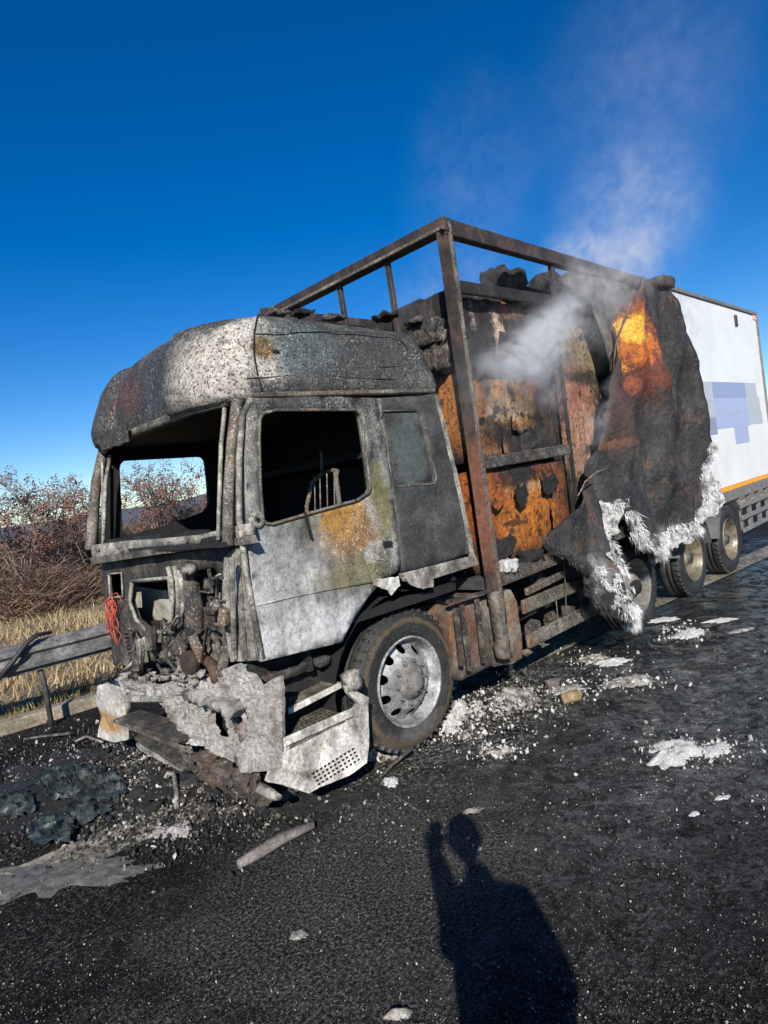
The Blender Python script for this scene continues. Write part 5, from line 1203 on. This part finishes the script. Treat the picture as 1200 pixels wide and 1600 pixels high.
# green plastic sheet crumpled on the road
def crumple(label, px, py, rx, ry, h, seed):
    c = hz(px, py, 0); ex = hz(px+rx, py, 0)-c; ey = hz(px, py-ry, 0)-c; mb = MB(); n = 60; vs = []; fs = []
    for i in range(n+1):
        for j in range(n+1):
            u, v = 2*i/n-1, 2*j/n-1; e = noise.noise_vector(Vector((u*2.3, v*2.3, seed)))*.35
            p = c+ex*(u+e.x)+ey*(v+e.y); q = Vector((p.x*4+p.y*5, p.y*9-p.x*8, seed)); z = (1-2*abs(noise.noise(q)))**2*.75+.2*(1-2*abs(noise.noise(q*2.3)))**2
            p.z = .035+h*z*max(.15, 1-.7*(u*u+v*v)); vs.append(p)
    for i in range(n):
        for j in range(n):
            u, v = 2*i/n-1, 2*j/n-1
            if u*u+v*v+.5*noise.noise(Vector((u*3,v*3,seed+5))) > .95: continue
            fs.append((i*(n+1)+j, (i+1)*(n+1)+j, (i+1)*(n+1)+j+1, i*(n+1)+j+1))
    mb.add(vs, fs); return tag(obj('plastic_sheet', mb, M_green, None, True), label, 'plastic sheet', 'crumpled dark green plastic sheets')
crumple('largest crumpled dark green plastic sheet with pale folds on top', 125, 1232, 78, 28, .13, 1)
crumple('dark green plastic sheet at the left edge of the photo', 20, 1262, 36, 20, .08, 2)
crumple('lowest crumpled dark green plastic sheet, nearest the camera', 85, 1305, 38, 24, .07, 3)
crumple('flat green plastic scrap between the largest and the lowest sheets', 130, 1275, 40, 16, .06, 4)
# mud and pale crust along the near edge of the tank
tag(obj('tank_foot_crust', lumpbox(hz(760,1062,.0)-Vector((.3,.1,0)), hz(760,1062,.0)+Vector((.35,.1,.06)), .05, .03, 9, 6), M_char, None, True), 'black crust on the road under the fuel tank', 'crust')

# ------------------------------------------------------------------ the photographer, whose shadow lies on the road
M_coat = plain('dark_coat', (.03,.03,.035), .9); M_skin = plain('skin', (.45,.28,.2), .6, 0, .1); M_phone = plain('phone_shell', (.02,.02,.02), .3)
fwd = Vector((cf.x, cf.y, 0)).normalized(); rgt = Vector((fwd.y, -fwd.x, 0))
PB = CAM+rgt*.22-fwd*.16; PB.z = 0
pr = thing('person', 'photographer in a long dark coat holding up a phone, casting the long shadow', 'person', Matrix.Translation(PB))
def pp(r, f, z): return PB+rgt*(r-.02)+fwd*f+Vector((0,0,z*1.035))
def skinned(name, joints, links, mat, sub=2):
    me = bpy.data.meshes.new(name); Mi = WM[pr].inverted()
    me.from_pydata([tuple(Mi @ j[0]) for j in joints], links, []); o = bpy.data.objects.new(name, me); COL.objects.link(o); o.parent = pr
    me.materials.append(mat); md = o.modifiers.new('skin', 'SKIN')
    for i, j in enumerate(joints):
        sv = me.skin_vertices[0].data[i]; r = j[1]; sv.radius = r if isinstance(r, tuple) else (r, r); sv.use_root = (i == 0)
    md.use_smooth_shade = True; o.modifiers.new('sub', 'SUBSURF').levels = sub; o.modifiers['sub'].render_levels = sub; return o
J = [(pp(0,-.02,1.0),(.17,.14)),(pp(0,-.02,1.25),(.17,.13)),(pp(0,-.02,1.56),(.18,.13)),(pp(-.01,-.02,1.70),(.12,.09)),(pp(-.02,0,1.80),.065),
     (pp(-.16,-.02,1.64),.08),(pp(-.19,.02,1.46),.075),(pp(-.17,.10,1.50),.07),(pp(-.19,.09,1.72),.065),(pp(-.225,.085,1.86),.034),
     (pp(.17,-.02,1.62),.08),(pp(.22,-.02,1.35),.058),(pp(.18,.1,1.25),.045),(pp(.05,.14,1.35),.038),
     (pp(-.1,-.02,.88),.13),(pp(-.11,0,.5),.085),(pp(-.11,-.02,.12),.05),(pp(-.11,.0,.05),.045),(pp(-.12,.16,.035),.035),
     (pp(.1,-.02,.88),.13),(pp(.11,-.01,.5),.085),(pp(.11,-.03,.12),.05),(pp(.11,0,.05),.045),(pp(.12,.15,.035),.035)]
Lk = [(0,1),(1,2),(2,3),(3,4),(2,5),(5,6),(6,7),(7,8),(8,9),(2,10),(10,11),(11,12),(12,13),(0,14),(14,15),(15,16),(16,17),(17,18),(0,19),(19,20),(20,21),(21,22),(22,23)]
skinned('body', J, Lk, M_coat)
mb = MB(); n = 24; vs = []; fs = []
for k, (z, a, b) in enumerate(((1.64,.17,.12),(1.4,.205,.15),(1.1,.22,.17),(.8,.25,.2),(.55,.28,.22))):
    for i in range(n):
        t = 2*math.pi*i/n; vs.append(pp(a*math.cos(t)*(1+.04*math.sin(5*t)), -.03+b*math.sin(t), z))
for k in range(4):
    for i in range(n): fs.append((k*n+i, k*n+(i+1) % n, (k+1)*n+(i+1) % n, (k+1)*n+i))
obj('coat', mb.add(vs, fs), M_coat, pr, True)
hd = MB(); vs = []; fs = []; c = pp(-.035,.0,1.915)
for i in range(13):
    for j in range(20):
        th = math.pi*i/12; ph = 2*math.pi*j/20; x = math.sin(th)**.8*math.cos(ph)*.088; y = math.sin(th)**.8*math.sin(ph)*.1; z = math.cos(th)*.125
        if z < -.05: x *= .8; y *= .85
        vs.append(c+rgt*x+fwd*y+Vector((0,0,z)))
for i in range(12):
    for j in range(20): fs.append((i*20+j, i*20+(j+1) % 20, (i+1)*20+(j+1) % 20, (i+1)*20+j))
hd.add(vs, fs); hd.beam(c+fwd*.09+Vector((0,0,.01)), c+fwd*.118-Vector((0,0,.03)), .025, .03); head = obj('head', hd, M_skin, pr, True)
for sx in (-1, 1):
    mb = MB(); mb.lathe([(0,-.012),(.009,-.008),(.012,0)], Matrix.Translation(c+rgt*.032*sx+fwd*.088+Vector((0,0,.015))), 8); obj('eye', mb, M_black, head, True)
    mb = MB(); mb.tube([c+rgt*.082*sx+Vector((0,0,.03)), c+rgt*.092*sx+Vector((0,0,0)), c+rgt*.082*sx+Vector((0,0,-.03))], .012, 6); obj('ear', mb, M_skin, head, True)
mb = MB(); mb.tube([c+rgt*-.02+fwd*.092-Vector((0,0,.06)), c+rgt*.02+fwd*.092-Vector((0,0,.06))], .005, 5); obj('mouth', mb, M_wires, head, True)
hr = MB(); vs2 = [c+(v-c)*1.09+Vector((0,0,.01))-fwd*.012 for v in vs[:20*7]]; fs2 = [f for f in fs if max(f) < 140]; hr.add(vs2, fs2); obj('hair', hr, M_black, pr, True)
# hand and fingers round the phone, whose lens is the viewpoint
hc = CAM+rgt*.0-fwd*.045-Vector((0,0,.075)); ph_ = MB()
Mq = Matrix((cr, cf, cu)).transposed().to_4x4(); Mq.translation = CAM-cf*.028
ph_.box((-.02,-.009,-.135),(.058,0,.018), Mq, .003); phone = obj('phone', ph_, M_phone, None); tag(phone, 'dark phone held up in the raised hand of the photographer', 'phone')
skinned('hand', [(pp(-.225,.085,1.86),.03),(hc-fwd*.03-Vector((0,0,.02)),(.055,.022)),(hc-fwd*.035+Vector((0,0,.035)),(.036,.018))], [(0,1),(1,2)], M_skin)
for k in range(4):
    b0 = hc-fwd*.035+Vector((0,0,.035-.02*k)); skinned('finger', [(b0-rgt*.03,.009),(b0-rgt*.055+fwd*.01,.0085),(b0-rgt*.05+fwd*.04,.008),(b0-rgt*.025+fwd*.05*.9,.007)], [(0,1),(1,2),(2,3)], M_skin, 1)
skinned('thumb', [(hc-fwd*.035-Vector((0,0,.01))+rgt*.02,.011),(hc+rgt*.05-fwd*.02,.0095),(hc+rgt*.062+Vector((0,0,.03)),.008)], [(0,1),(1,2)], M_skin, 1)

# ------------------------------------------------------------------ smoke drifting out of the cargo
def smoke():
    N = NT('thin_grey_smoke'); t = N.t
    # wisps: (centre, radii along own axis, direction, density)
    def W(px, py, y): return hy(px, py, y)
    segs = [(W(760,610,-.25), W(920,470,-.3), .30, 5.0), (W(690,640,-.2), W(960,480,-.3), .55, .55), (W(740,575,-.2), W(830,560,-.25), .18, 4.5), (W(890,500,-.3), W(1010,370,-.2), .5, 1.9), (W(960,400,-.1), W(1010,290,.3), 1.15, .27), (W(905,750,-.4), W(955,590,-.4), .13, 5.),
            (W(830,700,-.2), W(880,600,-.3), .18, 1.3), (W(620,490,.6), W(770,430,.3), .45, .6), (W(740,470,.4), W(740,150,.8), .9, .10), (W(960,300,.5), W(1050,60,1.2), 2.4, .045), (W(860,420,.0), W(940,380,.1), .4, 1.5), (W(800,560,.0), W(880,640,-.2), .3, 1.2)]
    nz = N.noise(1.9, 6, .62, 1.1); nz2 = N.noise(5.2, 4, .6, 1.4, off=3)
    tot = None; lo = Vector((1e9,)*3); hi = -lo
    for a, b, r, den in segs:
        c = (a+b)/2; L = (b-a).length/2+r*.7; x = (b-a).normalized(); z = x.orthogonal().normalized(); y = z.cross(x)
        q = N.vm('SUBTRACT', N.pos, tuple(c)); comps = []
        for ax, rr in ((x, L), (y, r), (z, r)):
            d = N.vm('DOT_PRODUCT', q, tuple(ax/rr), 'Value'); comps.append(N.math('MULTIPLY', d, d))
        d2 = N.math('ADD', N.math('ADD', comps[0], comps[1]), comps[2])
        f = N.math('SUBTRACT', 1., d2, True); f = N.math('MULTIPLY', N.math('MULTIPLY', f, f), den)
        tot = f if tot is None else N.math('ADD', tot, f)
        for e in (a, b):
            for k in range(3): lo[k] = min(lo[k], e[k]-r*1.3); hi[k] = max(hi[k], e[k]+r*1.3)
    n_ = N.maprange(N.math('ADD', nz, N.math('MULTIPLY', N.math('SUBTRACT', nz2, .5), .95)), .38, .78)
    dens = N.math('MULTIPLY', tot, n_)
    v = N.new('ShaderNodeVolumePrincipled'); v.inputs['Color'].default_value = (.95,.96,.98,1); v.inputs['Anisotropy'].default_value = 0.0
    N.set(v.inputs['Density'], N.math('MULTIPLY', dens, 1.9)); t.links.new(v.outputs[0], N.out.inputs['Volume'])
    print('smoke box', lo, hi)
    o = obj('smoke', MB().box(tuple(lo), tuple(hi)), N.m); tag(o, 'thin grey smoke drifting up from the burnt cargo', 'smoke', kind='stuff')
smoke()
